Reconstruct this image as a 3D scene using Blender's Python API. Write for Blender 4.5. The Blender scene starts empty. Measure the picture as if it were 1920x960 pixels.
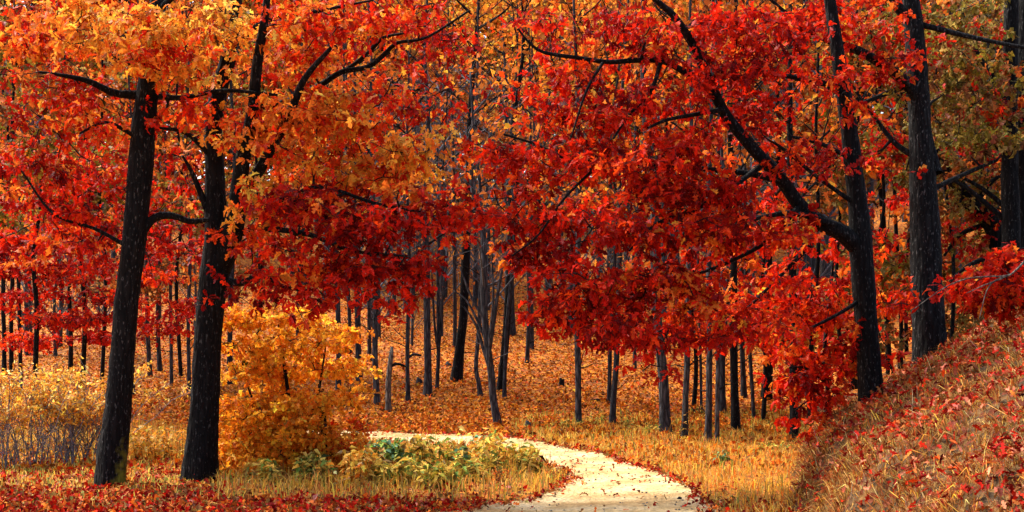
import bpy, math
import numpy as np
from mathutils import Vector, Matrix

rng = np.random.default_rng(7)
SC = bpy.context.scene
COL = SC.collection

# ------------------------------------------------------------------ camera
F = 2638.0          # focal length in pixels of the 1920 wide photograph
HZ = 610.0          # horizon row
CH = 2.4            # camera height
cd = bpy.data.cameras.new('camera')
cam = bpy.data.objects.new('camera', cd)
COL.objects.link(cam)
cam.location = (0, 0, CH)
cam.rotation_euler = (math.radians(90), 0, 0)
cd.sensor_width = 36.0
cd.lens = 36.0 * F / 1920.0
cd.shift_y = (HZ - 480.0) / 1920.0
cd.clip_end = 800
SC.camera = cam

# ------------------------------------------------------------------ sky, sun, exposure
SUN_EL, SUN_AZ = math.radians(50), math.radians(303)     # azimuth clockwise from +Y
w = bpy.data.worlds.new('World'); SC.world = w; w.use_nodes = True
wn = w.node_tree.nodes; wl = w.node_tree.links
sky = wn.new('ShaderNodeTexSky'); sky.sky_type = 'NISHITA'; sky.sun_disc = False
sky.sun_elevation = SUN_EL; sky.sun_rotation = SUN_AZ
sky.air_density = 1.0; sky.dust_density = 3.0; sky.ozone_density = 0.6
bg = wn['Background']; bg.inputs['Strength'].default_value = 0.15
wl.new(sky.outputs[0], bg.inputs['Color'])
sd = bpy.data.lights.new('sun', 'SUN'); sd.energy = 3.7; sd.angle = math.radians(20)
sd.color = (1.0, 0.93, 0.82)
sun = bpy.data.objects.new('sun', sd); COL.objects.link(sun)
sv = Vector((math.sin(SUN_AZ) * math.cos(SUN_EL), math.cos(SUN_AZ) * math.cos(SUN_EL), math.sin(SUN_EL)))
sun.rotation_euler = sv.to_track_quat('Z', 'Y').to_euler()
sun.location = sv * 60
SC.view_settings.view_transform = 'Standard'
SC.view_settings.look = 'None'
SC.view_settings.exposure = 1.3
SC.view_settings.gamma = 1.0
SC.view_settings.use_curve_mapping = False
SC.render.engine = 'CYCLES'
SC.cycles.max_bounces = 4; SC.cycles.diffuse_bounces = 2
SC.cycles.transmission_bounces = 3; SC.cycles.glossy_bounces = 1
SC.cycles.adaptive_threshold = .02

# ------------------------------------------------------------------ helpers
def sstep(a, b, x):
    t = np.clip((np.asarray(x, float) - a) / (b - a), 0, 1)
    return t * t * (3 - 2 * t)

def nz(x, y, s=0.0):
    return (np.sin(1.3 * x + 0.7 * y + s) + np.sin(-0.8 * x + 1.9 * y + 2.1 * s + 1) +
            np.sin(2.3 * x - 1.1 * y + 0.5 * s + 2.4) + np.sin(0.4 * x + 3.1 * y + 1.7 * s)) * 0.25

def foot(Y):
    Y = np.asarray(Y, float)
    return np.where(Y < 17.5, 3.62, 3.62 + 0.212 * (Y - 17.5)) + 0.10 * np.sin(Y * 1.9) + 0.07 * np.sin(Y * 4.3 + 1)

def bank_d(X, Y):
    return X - foot(Y)

def gz(X, Y):
    X = np.asarray(X, float); Y = np.asarray(Y, float)
    t = (Y - (31.5 - 0.12 * X)) / 2.0
    sp = np.where(t > 20, t, np.log1p(np.exp(np.clip(t, -30, 20)))) * 2.0
    hill = 0.125 * sp + 0.05 * np.maximum(Y - 60, 0)
    hill = np.where(Y > 130, hill - 0.12 * (Y - 130), hill)
    d = bank_d(X, Y)
    dd = np.maximum(d, 0)
    b = 0.56 * sstep(-0.1, 0.55, d) + 0.57 * np.minimum(dd, 4.0) + 0.22 * np.clip(dd - 4.0, 0, 14)
    b = b * (1 - 0.62 * sstep(22.5, 31, Y))
    b = b + sstep(0.1, 0.8, d) * (0.08 * nz(X * 2.1, Y * 2.1, 3) + .05 * nz(X * 5.3, Y * 5.3, 1))
    far = sstep(34, 60, Y)
    return hill + b + 0.035 * nz(X * 0.8, Y * 0.8) + far * 0.35 * nz(X * 0.22, Y * 0.22, 5)

def at(px, py, Y):
    return np.array([(px - 960.0) / F * Y, Y, CH + (HZ - py) / F * Y])

def proj(P):
    P = np.asarray(P)
    return 960 + F * P[..., 0] / P[..., 1], HZ - F * (P[..., 2] - CH) / P[..., 1]

def hit(px, py):
    Ys = np.arange(11, 160, 0.05)
    zs = CH + (HZ - py) / F * Ys
    g = gz((px - 960) / F * Ys, Ys)
    k = np.nonzero(zs <= g)[0]
    Y = Ys[k[0]] if len(k) else 60.0
    X = (px - 960) / F * Y
    return np.array([X, Y, float(gz(X, Y))])

def unit(v):
    return v / np.maximum(np.linalg.norm(v, axis=-1, keepdims=True), 1e-9)

class MB:
    """collects triangles (and a colour for each vertex)"""
    def __init__(s):
        s.v = []; s.t = []; s.c = []; s.n = 0
    def add(s, v, t, c=None):
        s.v.append(np.asarray(v, np.float32)); s.t.append(np.asarray(t, np.int32) + s.n)
        if c is not None: s.c.append(np.asarray(c, np.float32))
        s.n += len(v)
    def mesh(s, name, smooth=False, origin=(0, 0, 0)):
        v = np.concatenate(s.v) - np.asarray(origin, np.float32)
        t = np.concatenate(s.t)
        me = bpy.data.meshes.new(name)
        me.vertices.add(len(v)); me.loops.add(len(t) * 3); me.polygons.add(len(t))
        me.vertices.foreach_set('co', v.astype(np.float32).ravel())
        me.loops.foreach_set('vertex_index', t.ravel())
        me.polygons.foreach_set('loop_start', np.arange(0, len(t) * 3, 3, dtype=np.int32))
        if smooth: me.polygons.foreach_set('use_smooth', np.ones(len(t), bool))
        me.update(calc_edges=True)
        if s.c:
            c = np.concatenate(s.c)
            a = me.color_attributes.new('leaf_colour', 'FLOAT_COLOR', 'POINT')
            a.data.foreach_set('color', np.concatenate([c, np.ones((len(c), 1), np.float32)], 1).ravel())
        return me
    def build(s, name, mat, parent=None, smooth=False, kind=None, origin=None):
        if not s.v: return None
        if origin is None: origin = parent.location if parent is not None else (0, 0, 0)
        me = s.mesh(name, smooth, tuple(origin))
        return link(name, me, mat, parent, kind=kind, loc=(0, 0, 0) if parent is not None else tuple(origin))

def link(name, me, mat, parent=None, kind=None, loc=(0, 0, 0)):
    if mat is not None and not me.materials: me.materials.append(mat)
    o = bpy.data.objects.new(name, me)
    o.location = loc
    if parent is not None: o.parent = parent
    if kind: o['kind'] = kind
    COL.objects.link(o)
    return o

def thing(name, label, cat, loc, group=None):
    o = bpy.data.objects.new(name, None)
    o.empty_display_size = 0.2
    o.location = tuple(float(q) for q in loc)
    o['label'] = label; o['category'] = cat
    if group: o['group'] = group
    COL.objects.link(o)
    return o

def resample(pts, rad, step):
    pts = np.asarray(pts, float); rad = np.asarray(rad, float)
    n = len(pts)
    P = np.vstack([2 * pts[0] - pts[1], pts, 2 * pts[-1] - pts[-2]])
    op = []; orr = []
    for i in range(n - 1):
        L = np.linalg.norm(pts[i + 1] - pts[i])
        m = max(1, int(math.ceil(L / step)))
        for k in range(m):
            t = k / m
            p0, p1, p2, p3 = P[i], P[i + 1], P[i + 2], P[i + 3]
            op.append(0.5 * ((2 * p1) + (-p0 + p2) * t + (2 * p0 - 5 * p1 + 4 * p2 - p3) * t * t + (-p0 + 3 * p1 - 3 * p2 + p3) * t ** 3))
            orr.append(rad[i] * (1 - t) + rad[i + 1] * t)
    op.append(pts[-1]); orr.append(rad[-1])
    return np.array(op), np.array(orr)

def tube(mb, pts, rad, sides=6, rough=0.0, flare=0.0, seed=0, cap=False, ridges=0, col=None):
    pts = np.asarray(pts, float); rad = np.asarray(rad, float)
    n = len(pts)
    T = np.empty_like(pts); T[0] = pts[1] - pts[0]; T[-1] = pts[-1] - pts[-2]; T[1:-1] = pts[2:] - pts[:-2]
    T = T / np.maximum(np.sqrt((T * T).sum(1, keepdims=True)), 1e-9)
    ref = np.array([0.31, 0.95, 0.05]) if abs(T[0][2]) > 0.6 else np.array([0.05, 0.1, 1.0])
    A = unit(np.cross(T, ref)); B = np.cross(T, A)
    th = np.linspace(0, 2 * math.pi, sides, endpoint=False)
    r = np.repeat(rad[:, None], sides, 1)
    if rough or flare:
        z = np.concatenate([[0], np.cumsum(np.linalg.norm(np.diff(pts, axis=0), axis=1))])[:, None]
        q = th[None, :]
        r = r * (1 + rough * (np.sin(2 * q + 1.7 * z + seed) * .6 + np.sin(3 * q - 2.9 * z + 2 * seed) * .5 + np.sin(q + 5.1 * z + seed) * .35))
        if ridges:
            r = r * (1 + 0.035 * np.sin(ridges * q + 1.3 * np.sin(3 * z + seed) + 2 * np.sin(9 * z)) + 0.02 * np.sin(2.3 * ridges * q + 14 * z))
        if flare:
            r = r * (1 + flare * np.exp(-z / (3.2 * rad[0])) * (0.55 + 0.45 * np.cos(5 * q + seed)))
    V = pts[:, None, :] + r[..., None] * (np.cos(th)[None, :, None] * A[:, None, :] + np.sin(th)[None, :, None] * B[:, None, :])
    V = V.reshape(-1, 3)
    i = np.arange(n - 1)[:, None] * sides; j = np.arange(sides)[None, :]; j2 = (j + 1) % sides
    a = (i + j).ravel(); b = (i + j2).ravel(); c = (i + sides + j2).ravel(); d = (i + sides + j).ravel()
    t = np.concatenate([np.stack([a, b, c], 1), np.stack([a, c, d], 1)])
    if cap:
        V = np.vstack([V, pts[-1]]); k = len(V) - 1; o = (n - 1) * sides
        t = np.vstack([t, np.stack([o + np.arange(sides), o + (np.arange(sides) + 1) % sides, np.full(sides, k)], 1)])
    mb.add(V, t, None if col is None else np.tile(np.asarray(col, np.float32), (len(V), 1)))

# ------------------------------------------------------------------ leaf shapes (length 1 along x, width along y, normal z)
def tmpl(kind):
    if kind == 'oak':
        half = [(.30, .17, .03), (.40, .065, .02), (.60, .28, .03), (.69, .09, .0), (.87, .17, -.04)]
        mid = [(0, 0, 0), (.36, 0, -.02), (.66, 0, -.02), (1, 0, -.12)]
        v = list(mid)
        t = []
        for s in (1, -1):
            o = len(v)
            v += [(x, y * s, z) for x, y, z in half]
            l1, n1, l2, n2, l3 = range(o, o + 5)
            f = [(0, 1, l1), (l1, 1, n1), (n1, 1, 2), (n1, 2, l2), (l2, 2, n2), (n2, 2, 3), (n2, 3, l3)]
            t += [g if s < 0 else g[::-1] for g in f]
        return np.array(v), np.array(t)
    if kind == 'lobed':
        v = [(0, 0, 0), (.5, 0, -.03), (1, 0, -.1)]
        t = []
        for s in (1, -1):
            o = len(v)
            v += [(.34, .27 * s, .04), (.5, .10 * s, 0), (.78, .26 * s, -.01)]
            f = [(0, 1, o), (1, 2, o + 1), (o + 1, 2, o + 2)]
            t += [g if s < 0 else g[::-1] for g in f]
        return np.array(v), np.array(t)
    if kind == 'lance':
        v = [(0, 0, 0), (.4, .13, .03), (.4, -.13, .03), (1, 0, -.15)]
        return np.array(v), np.array([(0, 3, 1), (0, 2, 3)])
    v = [(0, 0, 0), (.5, .30, .05), (.5, -.30, .05), (1, 0, -.05)]
    return np.array(v), np.array([(0, 3, 1), (0, 2, 3)])
TM = {k: tmpl(k) for k in ('oak', 'lobed', 'lance', 'plain')}

def leaf_frames(D, N):
    D = unit(D); N = N - (N * D).sum(-1, keepdims=True) * D
    N = unit(N); S = np.cross(N, D)
    return D, S, N

def add_leaves(mb, P, D, N, L, C, kind, wide=1.0):
    if len(P) == 0: return
    tv, tt = TM[kind]
    D, S, N = leaf_frames(D, N)
    L = np.asarray(L)[:, None, None]
    n = len(P)
    ws = rng.uniform(.7, 1.25, (n, 1, 1)) * wide; curl = rng.normal(0, .22, (n, 1, 1)); fold = rng.uniform(-.5, 3.2, (n, 1, 1)); tw = rng.normal(0, .35, (n, 1, 1))
    x_, y_, z_ = tv[None, :, 0:1], tv[None, :, 1:2], tv[None, :, 2:3]
    V = P[:, None, :] + L * (x_ * (1 - .25 * np.abs(curl) * x_) * D[:, None, :] + ws * y_ * S[:, None, :] + (z_ * fold + np.abs(y_) * .25 * fold - curl * x_ ** 2 - .1 * x_ ** 2 + tw * x_ * y_) * N[:, None, :])
    m = len(tv)
    t = (np.arange(len(P))[:, None, None] * m + tt[None]).reshape(-1, 3)
    mb.add(V.reshape(-1, 3), t, np.repeat(C, m, 0))

# ------------------------------------------------------------------ leaf colours (pigment, linear)
DEEP = (.20, .004, .003); RED = (.44, .011, .004); SCAR = (.62, .020, .004); VERM = (.76, .062, .006)
ORAN = (.82, .19, .020); AMB = (.86, .32, .030); YEL = (.84, .47, .070); PALE = (.80, .56, .20)
OLIV = (.20, .135, .016); BRWN = (.20, .070, .020); RUST = (.46, .12, .022); GREEN = (.22, .30, .05); TEAL = (.15, .32, .17)
STRAW = (.58, .33, .08); GOLD = (.72, .40, .05); PINK = (.66, .22, .15); KHAKI = (.30, .20, .05)
PAL = {
    'red':    [(DEEP, 3), (RED, 5), (SCAR, 3.6), (VERM, 1.6), (ORAN, .7)],
    'dark':   [(DEEP, 3), (RED, 5), (SCAR, 3), (VERM, .7)],
    'scar':   [(DEEP, 2.0), (RED, 4), (SCAR, 4.4), (VERM, 2.2), (ORAN, .9), (AMB, .2)],
    'redor':  [(RED, 2.6), (SCAR, 3.2), (VERM, 3), (ORAN, 2.2), (AMB, 1.0)],
    'oran':   [(SCAR, 1), (VERM, 2), (ORAN, 4), (AMB, 3.2), (YEL, .8)],
    'amber':  [(VERM, .6), (ORAN, 3), (AMB, 5), (YEL, 2.4)],
    'gold':   [(ORAN, 1.6), (AMB, 5), (YEL, 3.6), (OLIV, .35), (VERM, .25)],
    'bush':   [((.90, .24, .012), 3.4), ((.93, .34, .020), 5), ((.93, .44, .040), 3), (OLIV, .1)],
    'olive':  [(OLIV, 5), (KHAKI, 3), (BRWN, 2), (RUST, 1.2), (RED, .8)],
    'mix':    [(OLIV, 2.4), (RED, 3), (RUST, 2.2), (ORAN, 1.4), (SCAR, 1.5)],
    'hill':   [(RUST, 4), (ORAN, 3), (AMB, 1.4), (BRWN, 2.5), (VERM, .8)],
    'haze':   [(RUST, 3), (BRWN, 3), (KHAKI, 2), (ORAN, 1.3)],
    'pale':   [(YEL, 5), (AMB, 3), (PALE, 1.8), (ORAN, .5)],
    'weed':   [((.82, .56, .10), 4), (KHAKI, 1.0), (GREEN, 2.4), (YEL, 2)],
    'green':  [(GREEN, 4), (TEAL, 3), (KHAKI, 1)],
    'litred': [(DEEP, 3), (RED, 3.6), (SCAR, 1.2), (RUST, 3), (BRWN, 2), (PINK, .4), (ORAN, 1.6), (KHAKI, 1.5)],
    'litor':  [((.52, .140, .010), 5), ((.70, .215, .012), 3.6), ((.76, .32, .022), 1.1), ((.26, .085, .016), 2.4), ((.58, .07, .008), 1.2), ((.14, .052, .014), 1.2)],
    'litbank': [(DEEP, 3.4), (RED, 3.4), (SCAR, 1.4), (VERM, .8), ((.60, .19, .10), 2.6), (RUST, 3), (BRWN, 3)],
    'straw':  [(STRAW, 4), (GOLD, 3), (KHAKI, 2), (RUST, 1)],
    'bankgr': [(STRAW, 1.6), (GOLD, .8), ((.26, .15, .04), 3), ((.40, .12, .025), 3.5), (BRWN, 4), (PALE, .5)],
    'stalk':  [(PALE, 4), (STRAW, 2), ((.5, .42, .30), 2)],
    'verge':  [(GOLD, 4), (STRAW, 3), (GREEN, 1.5), (YEL, 2), (KHAKI, 1.5), (RUST, .8)],
    'tuft':   [(GREEN, 2), (KHAKI, 3), (YEL, 2)],
    'meadow': [(GOLD, 4), (STRAW, 4), (ORAN, 1.3), (KHAKI, 1.2), (YEL, 1.2)],
}
def pick(pal, n):
    cols = np.array([c for c, _ in PAL[pal]]); wt = np.array([q for _, q in PAL[pal]], float)
    return cols[rng.choice(len(cols), n, p=wt / wt.sum())]

def jitter(C, amt=.27):
    C = C * (1 + rng.normal(0, amt, (len(C), 1)))
    return np.clip(C * (1 + rng.normal(0, .09, C.shape)), .002, .92)

# ------------------------------------------------------------------ materials
def nmat(name):
    m = bpy.data.materials.new(name); m.use_nodes = True
    nt = m.node_tree; nt.nodes.clear()
    out = nt.nodes.new('ShaderNodeOutputMaterial')
    return m, nt, out

def leaf_material(name, trans=.38, rough=.55, spec=.14, mottle=True):
    m, nt, out = nmat(name)
    at_ = nt.nodes.new('ShaderNodeAttribute'); at_.attribute_name = 'leaf_colour'
    geo = nt.nodes.new('ShaderNodeNewGeometry')
    tex = nt.nodes.new('ShaderNodeTexNoise'); tex.inputs['Scale'].default_value = 22
    nt.links.new(geo.outputs['Position'], tex.inputs['Vector'])
    mp = nt.nodes.new('ShaderNodeMapRange'); mp.inputs[1].default_value = .3; mp.inputs[2].default_value = .7
    mp.inputs[3].default_value = .75; mp.inputs[4].default_value = 1.18
    nt.links.new(tex.outputs['Fac'], mp.inputs[0])
    mul = nt.nodes.new('ShaderNodeMix'); mul.data_type = 'RGBA'; mul.blend_type = 'MULTIPLY'; mul.inputs[0].default_value = 1
    nt.links.new(at_.outputs['Color'], mul.inputs[6]); nt.links.new(mp.outputs[0], mul.inputs[7])
    p = nt.nodes.new('ShaderNodeBsdfPrincipled'); p.inputs['Roughness'].default_value = rough
    p.inputs['Specular IOR Level'].default_value = spec
    t = nt.nodes.new('ShaderNodeBsdfTranslucent')
    mx = nt.nodes.new('ShaderNodeMixShader'); mx.inputs[0].default_value = trans
    src = mul.outputs[2] if mottle else at_.outputs['Color']
    nt.links.new(src, p.inputs['Base Color']); nt.links.new(src, t.inputs['Color'])
    nt.links.new(p.outputs[0], mx.inputs[1]); nt.links.new(t.outputs[0], mx.inputs[2])
    nt.links.new(mx.outputs[0], out.inputs['Surface'])
    return m

def bark_material(name, c1, c2, speck=.35, moss=0.0, scale=1.0, patch=0.0, base=(0, 0, 0)):
    m, nt, out = nmat(name)
    N = nt.nodes.new; L = nt.links.new
    tc = N('ShaderNodeTexCoord')
    mp = N('ShaderNodeMapping'); mp.inputs['Scale'].default_value = (14 * scale, 14 * scale, 2.6 * scale)
    L(tc.outputs['Object'], mp.inputs[0])
    vo = N('ShaderNodeTexVoronoi'); vo.feature = 'DISTANCE_TO_EDGE'; vo.inputs['Scale'].default_value = 1.4
    n0 = N('ShaderNodeTexNoise'); n0.inputs['Scale'].default_value = 1.2; n0.inputs['Detail'].default_value = 5
    L(mp.outputs[0], n0.inputs['Vector'])
    mixv = N('ShaderNodeMix'); mixv.data_type = 'VECTOR'; mixv.inputs[0].default_value = .35
    L(mp.outputs[0], mixv.inputs[4]); L(n0.outputs['Color'], mixv.inputs[5])
    L(mixv.outputs[1], vo.inputs['Vector'])
    rp = N('ShaderNodeValToRGB'); rp.color_ramp.elements[0].position = .02; rp.color_ramp.elements[1].position = .34
    rp.color_ramp.elements[0].color = (*c1, 1); rp.color_ramp.elements[1].color = (*c2, 1)
    L(vo.outputs['Distance'], rp.inputs[0])
    sp = N('ShaderNodeTexNoise'); sp.inputs['Scale'].default_value = 1.6; sp.inputs['Detail'].default_value = 4
    mp2 = N('ShaderNodeMapping'); mp2.inputs['Scale'].default_value = (24 * scale, 24 * scale, 9 * scale); L(tc.outputs['Object'], mp2.inputs[0])
    L(mp2.outputs[0], sp.inputs['Vector'])
    sr = N('ShaderNodeValToRGB'); sr.color_ramp.elements[0].position = .60; sr.color_ramp.elements[1].position = .72
    L(sp.outputs['Fac'], sr.inputs[0])
    sm = N('ShaderNodeMath'); sm.operation = 'MULTIPLY'; sm.inputs[1].default_value = speck
    L(sr.outputs[0], sm.inputs[0])
    mx = N('ShaderNodeMix'); mx.data_type = 'RGBA'
    mx.inputs[7].default_value = (.19, .19, .18, 1)
    L(sm.outputs[0], mx.inputs[0]); L(rp.outputs[0], mx.inputs[6])
    colour = mx.outputs[2]
    if moss:
        sx = N('ShaderNodeSeparateXYZ'); L(tc.outputs['Object'], sx.inputs[0])
        mr = N('ShaderNodeMapRange'); mr.inputs[1].default_value = -.1; mr.inputs[2].default_value = 1.3; mr.inputs[3].default_value = 1; mr.inputs[4].default_value = 0
        L(sx.outputs[2], mr.inputs[0])
        mxr = N('ShaderNodeMapRange'); mxr.inputs[1].default_value = -.10; mxr.inputs[2].default_value = .22
        L(sx.outputs[0], mxr.inputs[0])
        ms = N('ShaderNodeTexNoise'); ms.inputs['Scale'].default_value = 9; ms.inputs['Detail'].default_value = 4
        L(tc.outputs['Object'], ms.inputs['Vector'])
        mm = N('ShaderNodeMath'); mm.operation = 'MULTIPLY'; L(mr.outputs[0], mm.inputs[0]); L(mxr.outputs[0], mm.inputs[1])
        m2 = N('ShaderNodeMath'); m2.operation = 'MULTIPLY'; L(mm.outputs[0], m2.inputs[0]); L(ms.outputs['Fac'], m2.inputs[1])
        m3 = N('ShaderNodeMapRange'); m3.inputs[1].default_value = .22; m3.inputs[2].default_value = .42; m3.inputs[4].default_value = moss
        L(m2.outputs[0], m3.inputs[0])
        mo = N('ShaderNodeMix'); mo.data_type = 'RGBA'; mo.inputs[7].default_value = (.16, .15, .015, 1)
        L(m3.outputs[0], mo.inputs[0]); L(colour, mo.inputs[6]); colour = mo.outputs[2]
    p = N('ShaderNodeBsdfPrincipled'); p.inputs['Roughness'].default_value = .9; p.inputs['Specular IOR Level'].default_value = .15
    L(colour, p.inputs['Base Color'])
    ad = N('ShaderNodeMath'); ad.operation = 'ADD'; L(vo.outputs['Distance'], ad.inputs[0]); L(n0.outputs['Fac'], ad.inputs[1])
    bu = N('ShaderNodeBump'); bu.inputs['Strength'].default_value = .9; bu.inputs['Distance'].default_value = .03
    L(ad.outputs[0], bu.inputs['Height']); L(bu.outputs[0], p.inputs['Normal'])
    L(p.outputs[0], out.inputs['Surface'])
    return m

M_OAK = leaf_material('oak_leaf', .52)
M_MAPLE = leaf_material('maple_leaf', .58)
M_FAR = leaf_material('far_leaf', .40, .8, .05, False)
M_LIT = leaf_material('fallen_leaf', .10, .75, .08)
M_GRASS = leaf_material('dry_grass', .30, .7, .1, False)
M_BARK = bark_material('dark_bark', (.002, .002, .002), (.008, .0075, .0075), .38)
M_BARKD = bark_material('weathered_bark', (.003, .003, .003), (.014, .014, .014), .55)
M_BARKM = bark_material('mossy_bark', (.002, .002, .002), (.008, .0075, .007), .40, moss=.95)
M_BARKG = bark_material('grey_bark', (.018, .018, .020), (.085, .087, .092), .35, scale=1.2)
M_BARKB = bark_material('hill_bark', (.014, .014, .016), (.058, .060, .065), .25, scale=1.4)
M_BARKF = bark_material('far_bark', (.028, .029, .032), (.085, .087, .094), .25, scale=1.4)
M_PALEB = bark_material('pale_bark', (.05, .045, .04), (.24, .22, .17), .5, scale=1.5)
M_TWIG = bark_material('twig_bark', (.006, .005, .005), (.020, .017, .016), .12, scale=2.5)
M_STEM = bark_material('shrub_stem', (.12, .12, .14), (.30, .30, .34), .2, scale=2.5)
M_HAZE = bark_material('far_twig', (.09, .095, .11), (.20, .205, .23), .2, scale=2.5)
M_TWIGG = bark_material('grey_twig', (.06, .062, .07), (.15, .15, .16), .2, scale=2.5)

def ground_material(name, cols, scale, stretch=1.0, dirt=(.05, .028, .012)):
    m, nt, out = nmat(name)
    N = nt.nodes.new; L = nt.links.new
    geo = N('ShaderNodeNewGeometry')
    nd = N('ShaderNodeTexNoise'); nd.inputs['Scale'].default_value = 3.0
    L(geo.outputs['Position'], nd.inputs['Vector'])
    mv = N('ShaderNodeMix'); mv.data_type = 'VECTOR'; mv.inputs[0].default_value = .12
    L(geo.outputs['Position'], mv.inputs[4]); L(nd.outputs['Color'], mv.inputs[5])
    vo = N('ShaderNodeTexVoronoi'); vo.inputs['Scale'].default_value = scale
    L(mv.outputs[1], vo.inputs['Vector'])
    sp = N('ShaderNodeSeparateColor'); L(vo.outputs['Color'], sp.inputs[0])
    rp = N('ShaderNodeValToRGB'); rp.color_ramp.interpolation = 'CONSTANT'
    els = rp.color_ramp.elements
    els[0].position = 0; els[0].color = (*cols[0], 1)
    for k, c in enumerate(cols[1:], 1):
        e = els.new(k / len(cols)) if k > 1 else els[1]
        e.position = k / len(cols); e.color = (*c, 1)
    L(sp.outputs[0], rp.inputs[0])
    big = N('ShaderNodeTexNoise'); big.inputs['Scale'].default_value = .5; big.inputs['Detail'].default_value = 5
    L(geo.outputs['Position'], big.inputs['Vector'])
    br = N('ShaderNodeMapRange'); br.inputs[1].default_value = .52; br.inputs[2].default_value = .75; br.inputs[4].default_value = .7
    L(big.outputs['Fac'], br.inputs[0])
    mx = N('ShaderNodeMix'); mx.data_type = 'RGBA'; mx.inputs[7].default_value = (*dirt, 1)
    L(br.outputs[0], mx.inputs[0]); L(rp.outputs[0], mx.inputs[6])
    p = N('ShaderNodeBsdfPrincipled'); p.inputs['Roughness'].default_value = .85; p.inputs['Specular IOR Level'].default_value = .15
    L(mx.outputs[2], p.inputs['Base Color'])
    bu = N('ShaderNodeBump'); bu.inputs['Strength'].default_value = .8; bu.inputs['Distance'].default_value = .05
    L(vo.outputs['Distance'], bu.inputs['Height']); L(bu.outputs[0], p.inputs['Normal'])
    L(p.outputs[0], out.inputs['Surface'])
    return m
M_GROUND = ground_material('leafy_soil', [(.42, .115, .010), (.24, .075, .012), (.54, .165, .012), (.34, .065, .010), (.54, .22, .018), (.14, .05, .014)], 11)
M_BANK = ground_material('grassy_bank_soil', [(.12, .06, .02), (.08, .04, .016), (.16, .08, .022), (.13, .03, .012), (.05, .03, .014)], 14)

def road_material():
    m, nt, out = nmat('sandy_road')
    N = nt.nodes.new; L = nt.links.new
    geo = N('ShaderNodeNewGeometry')
    n1 = N('ShaderNodeTexNoise'); n1.inputs['Scale'].default_value = 1.3; n1.inputs['Detail'].default_value = 7; n1.inputs['Roughness'].default_value = .62
    n2 = N('ShaderNodeTexNoise'); n2.inputs['Scale'].default_value = 16; n2.inputs['Detail'].default_value = 5
    L(geo.outputs['Position'], n1.inputs['Vector']); L(geo.outputs['Position'], n2.inputs['Vector'])
    r1 = N('ShaderNodeValToRGB'); e = r1.color_ramp.elements
    e[0].position = .32; e[0].color = (.40, .22, .08, 1); e[1].position = .64; e[1].color = (.74, .57, .31, 1)
    x = e.new(.47); x.color = (.60, .41, .18, 1)
    L(n1.outputs['Fac'], r1.inputs[0])
    r2 = N('ShaderNodeMapRange'); r2.inputs[1].default_value = .3; r2.inputs[2].default_value = .7; r2.inputs[3].default_value = .62; r2.inputs[4].default_value = 1.25
    L(n2.outputs['Fac'], r2.inputs[0])
    mx = N('ShaderNodeMix'); mx.data_type = 'RGBA'; mx.blend_type = 'MULTIPLY'; mx.inputs[0].default_value = 1
    L(r1.outputs[0], mx.inputs[6]); L(r2.outputs[0], mx.inputs[7])
    p = N('ShaderNodeBsdfPrincipled'); p.inputs['Roughness'].default_value = .95; p.inputs['Specular IOR Level'].default_value = .1
    L(mx.outputs[2], p.inputs['Base Color'])
    bu = N('ShaderNodeBump'); bu.inputs['Strength'].default_value = 1; bu.inputs['Distance'].default_value = .06
    L(n2.outputs['Fac'], bu.inputs['Height']); L(bu.outputs[0], p.inputs['Normal'])
    L(p.outputs[0], out.inputs['Surface'])
    return m
M_ROAD = road_material()
M_STONE = bark_material('grey_stone', (.10, .09, .08), (.26, .23, .19), .3, scale=1.0)

# ------------------------------------------------------------------ ground, bank, road
def axis(segs):
    out = []
    for a, b, s in segs: out.append(np.arange(a, b, s))
    out.append([segs[-1][1]])
    return np.concatenate(out)
xs = axis([(-160, -40, 8), (-40, -14, 1.3), (-14, 14, .22), (14, 40, 1.3), (40, 160, 8)])
ys = axis([(-40, 6, 3), (6, 12, .8), (12, 36, .22), (36, 80, .8), (80, 300, 5)])
GX, GY = np.meshgrid(xs, ys)
GZ = gz(GX, GY)
nx = len(xs)
V = np.stack([GX, GY, GZ], -1).reshape(-1, 3)
i, j = np.meshgrid(np.arange(len(ys) - 1), np.arange(nx - 1), indexing='ij')
a = (i * nx + j).ravel(); b = a + 1; c = a + nx + 1; d = a + nx
cx = (V[a, 0] + V[c, 0]) / 2; cy = (V[a, 1] + V[c, 1]) / 2
isb = (bank_d(cx, cy) > -0.05) & (cy < 33) & (cx < 30) & (cy > 4)
for nm, sel, mt in (('ground', ~isb, M_GROUND), ('bank', isb, M_BANK)):
    q = MB(); A, B_, C_, D_ = a[sel], b[sel], c[sel], d[sel]
    t = np.concatenate([np.stack([A, B_, C_], 1), np.stack([A, C_, D_], 1)])
    u, inv = np.unique(t, return_inverse=True)
    q.add(V[u], inv.reshape(-1, 3))
    q.build(nm, mt, smooth=True, kind='structure')

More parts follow.
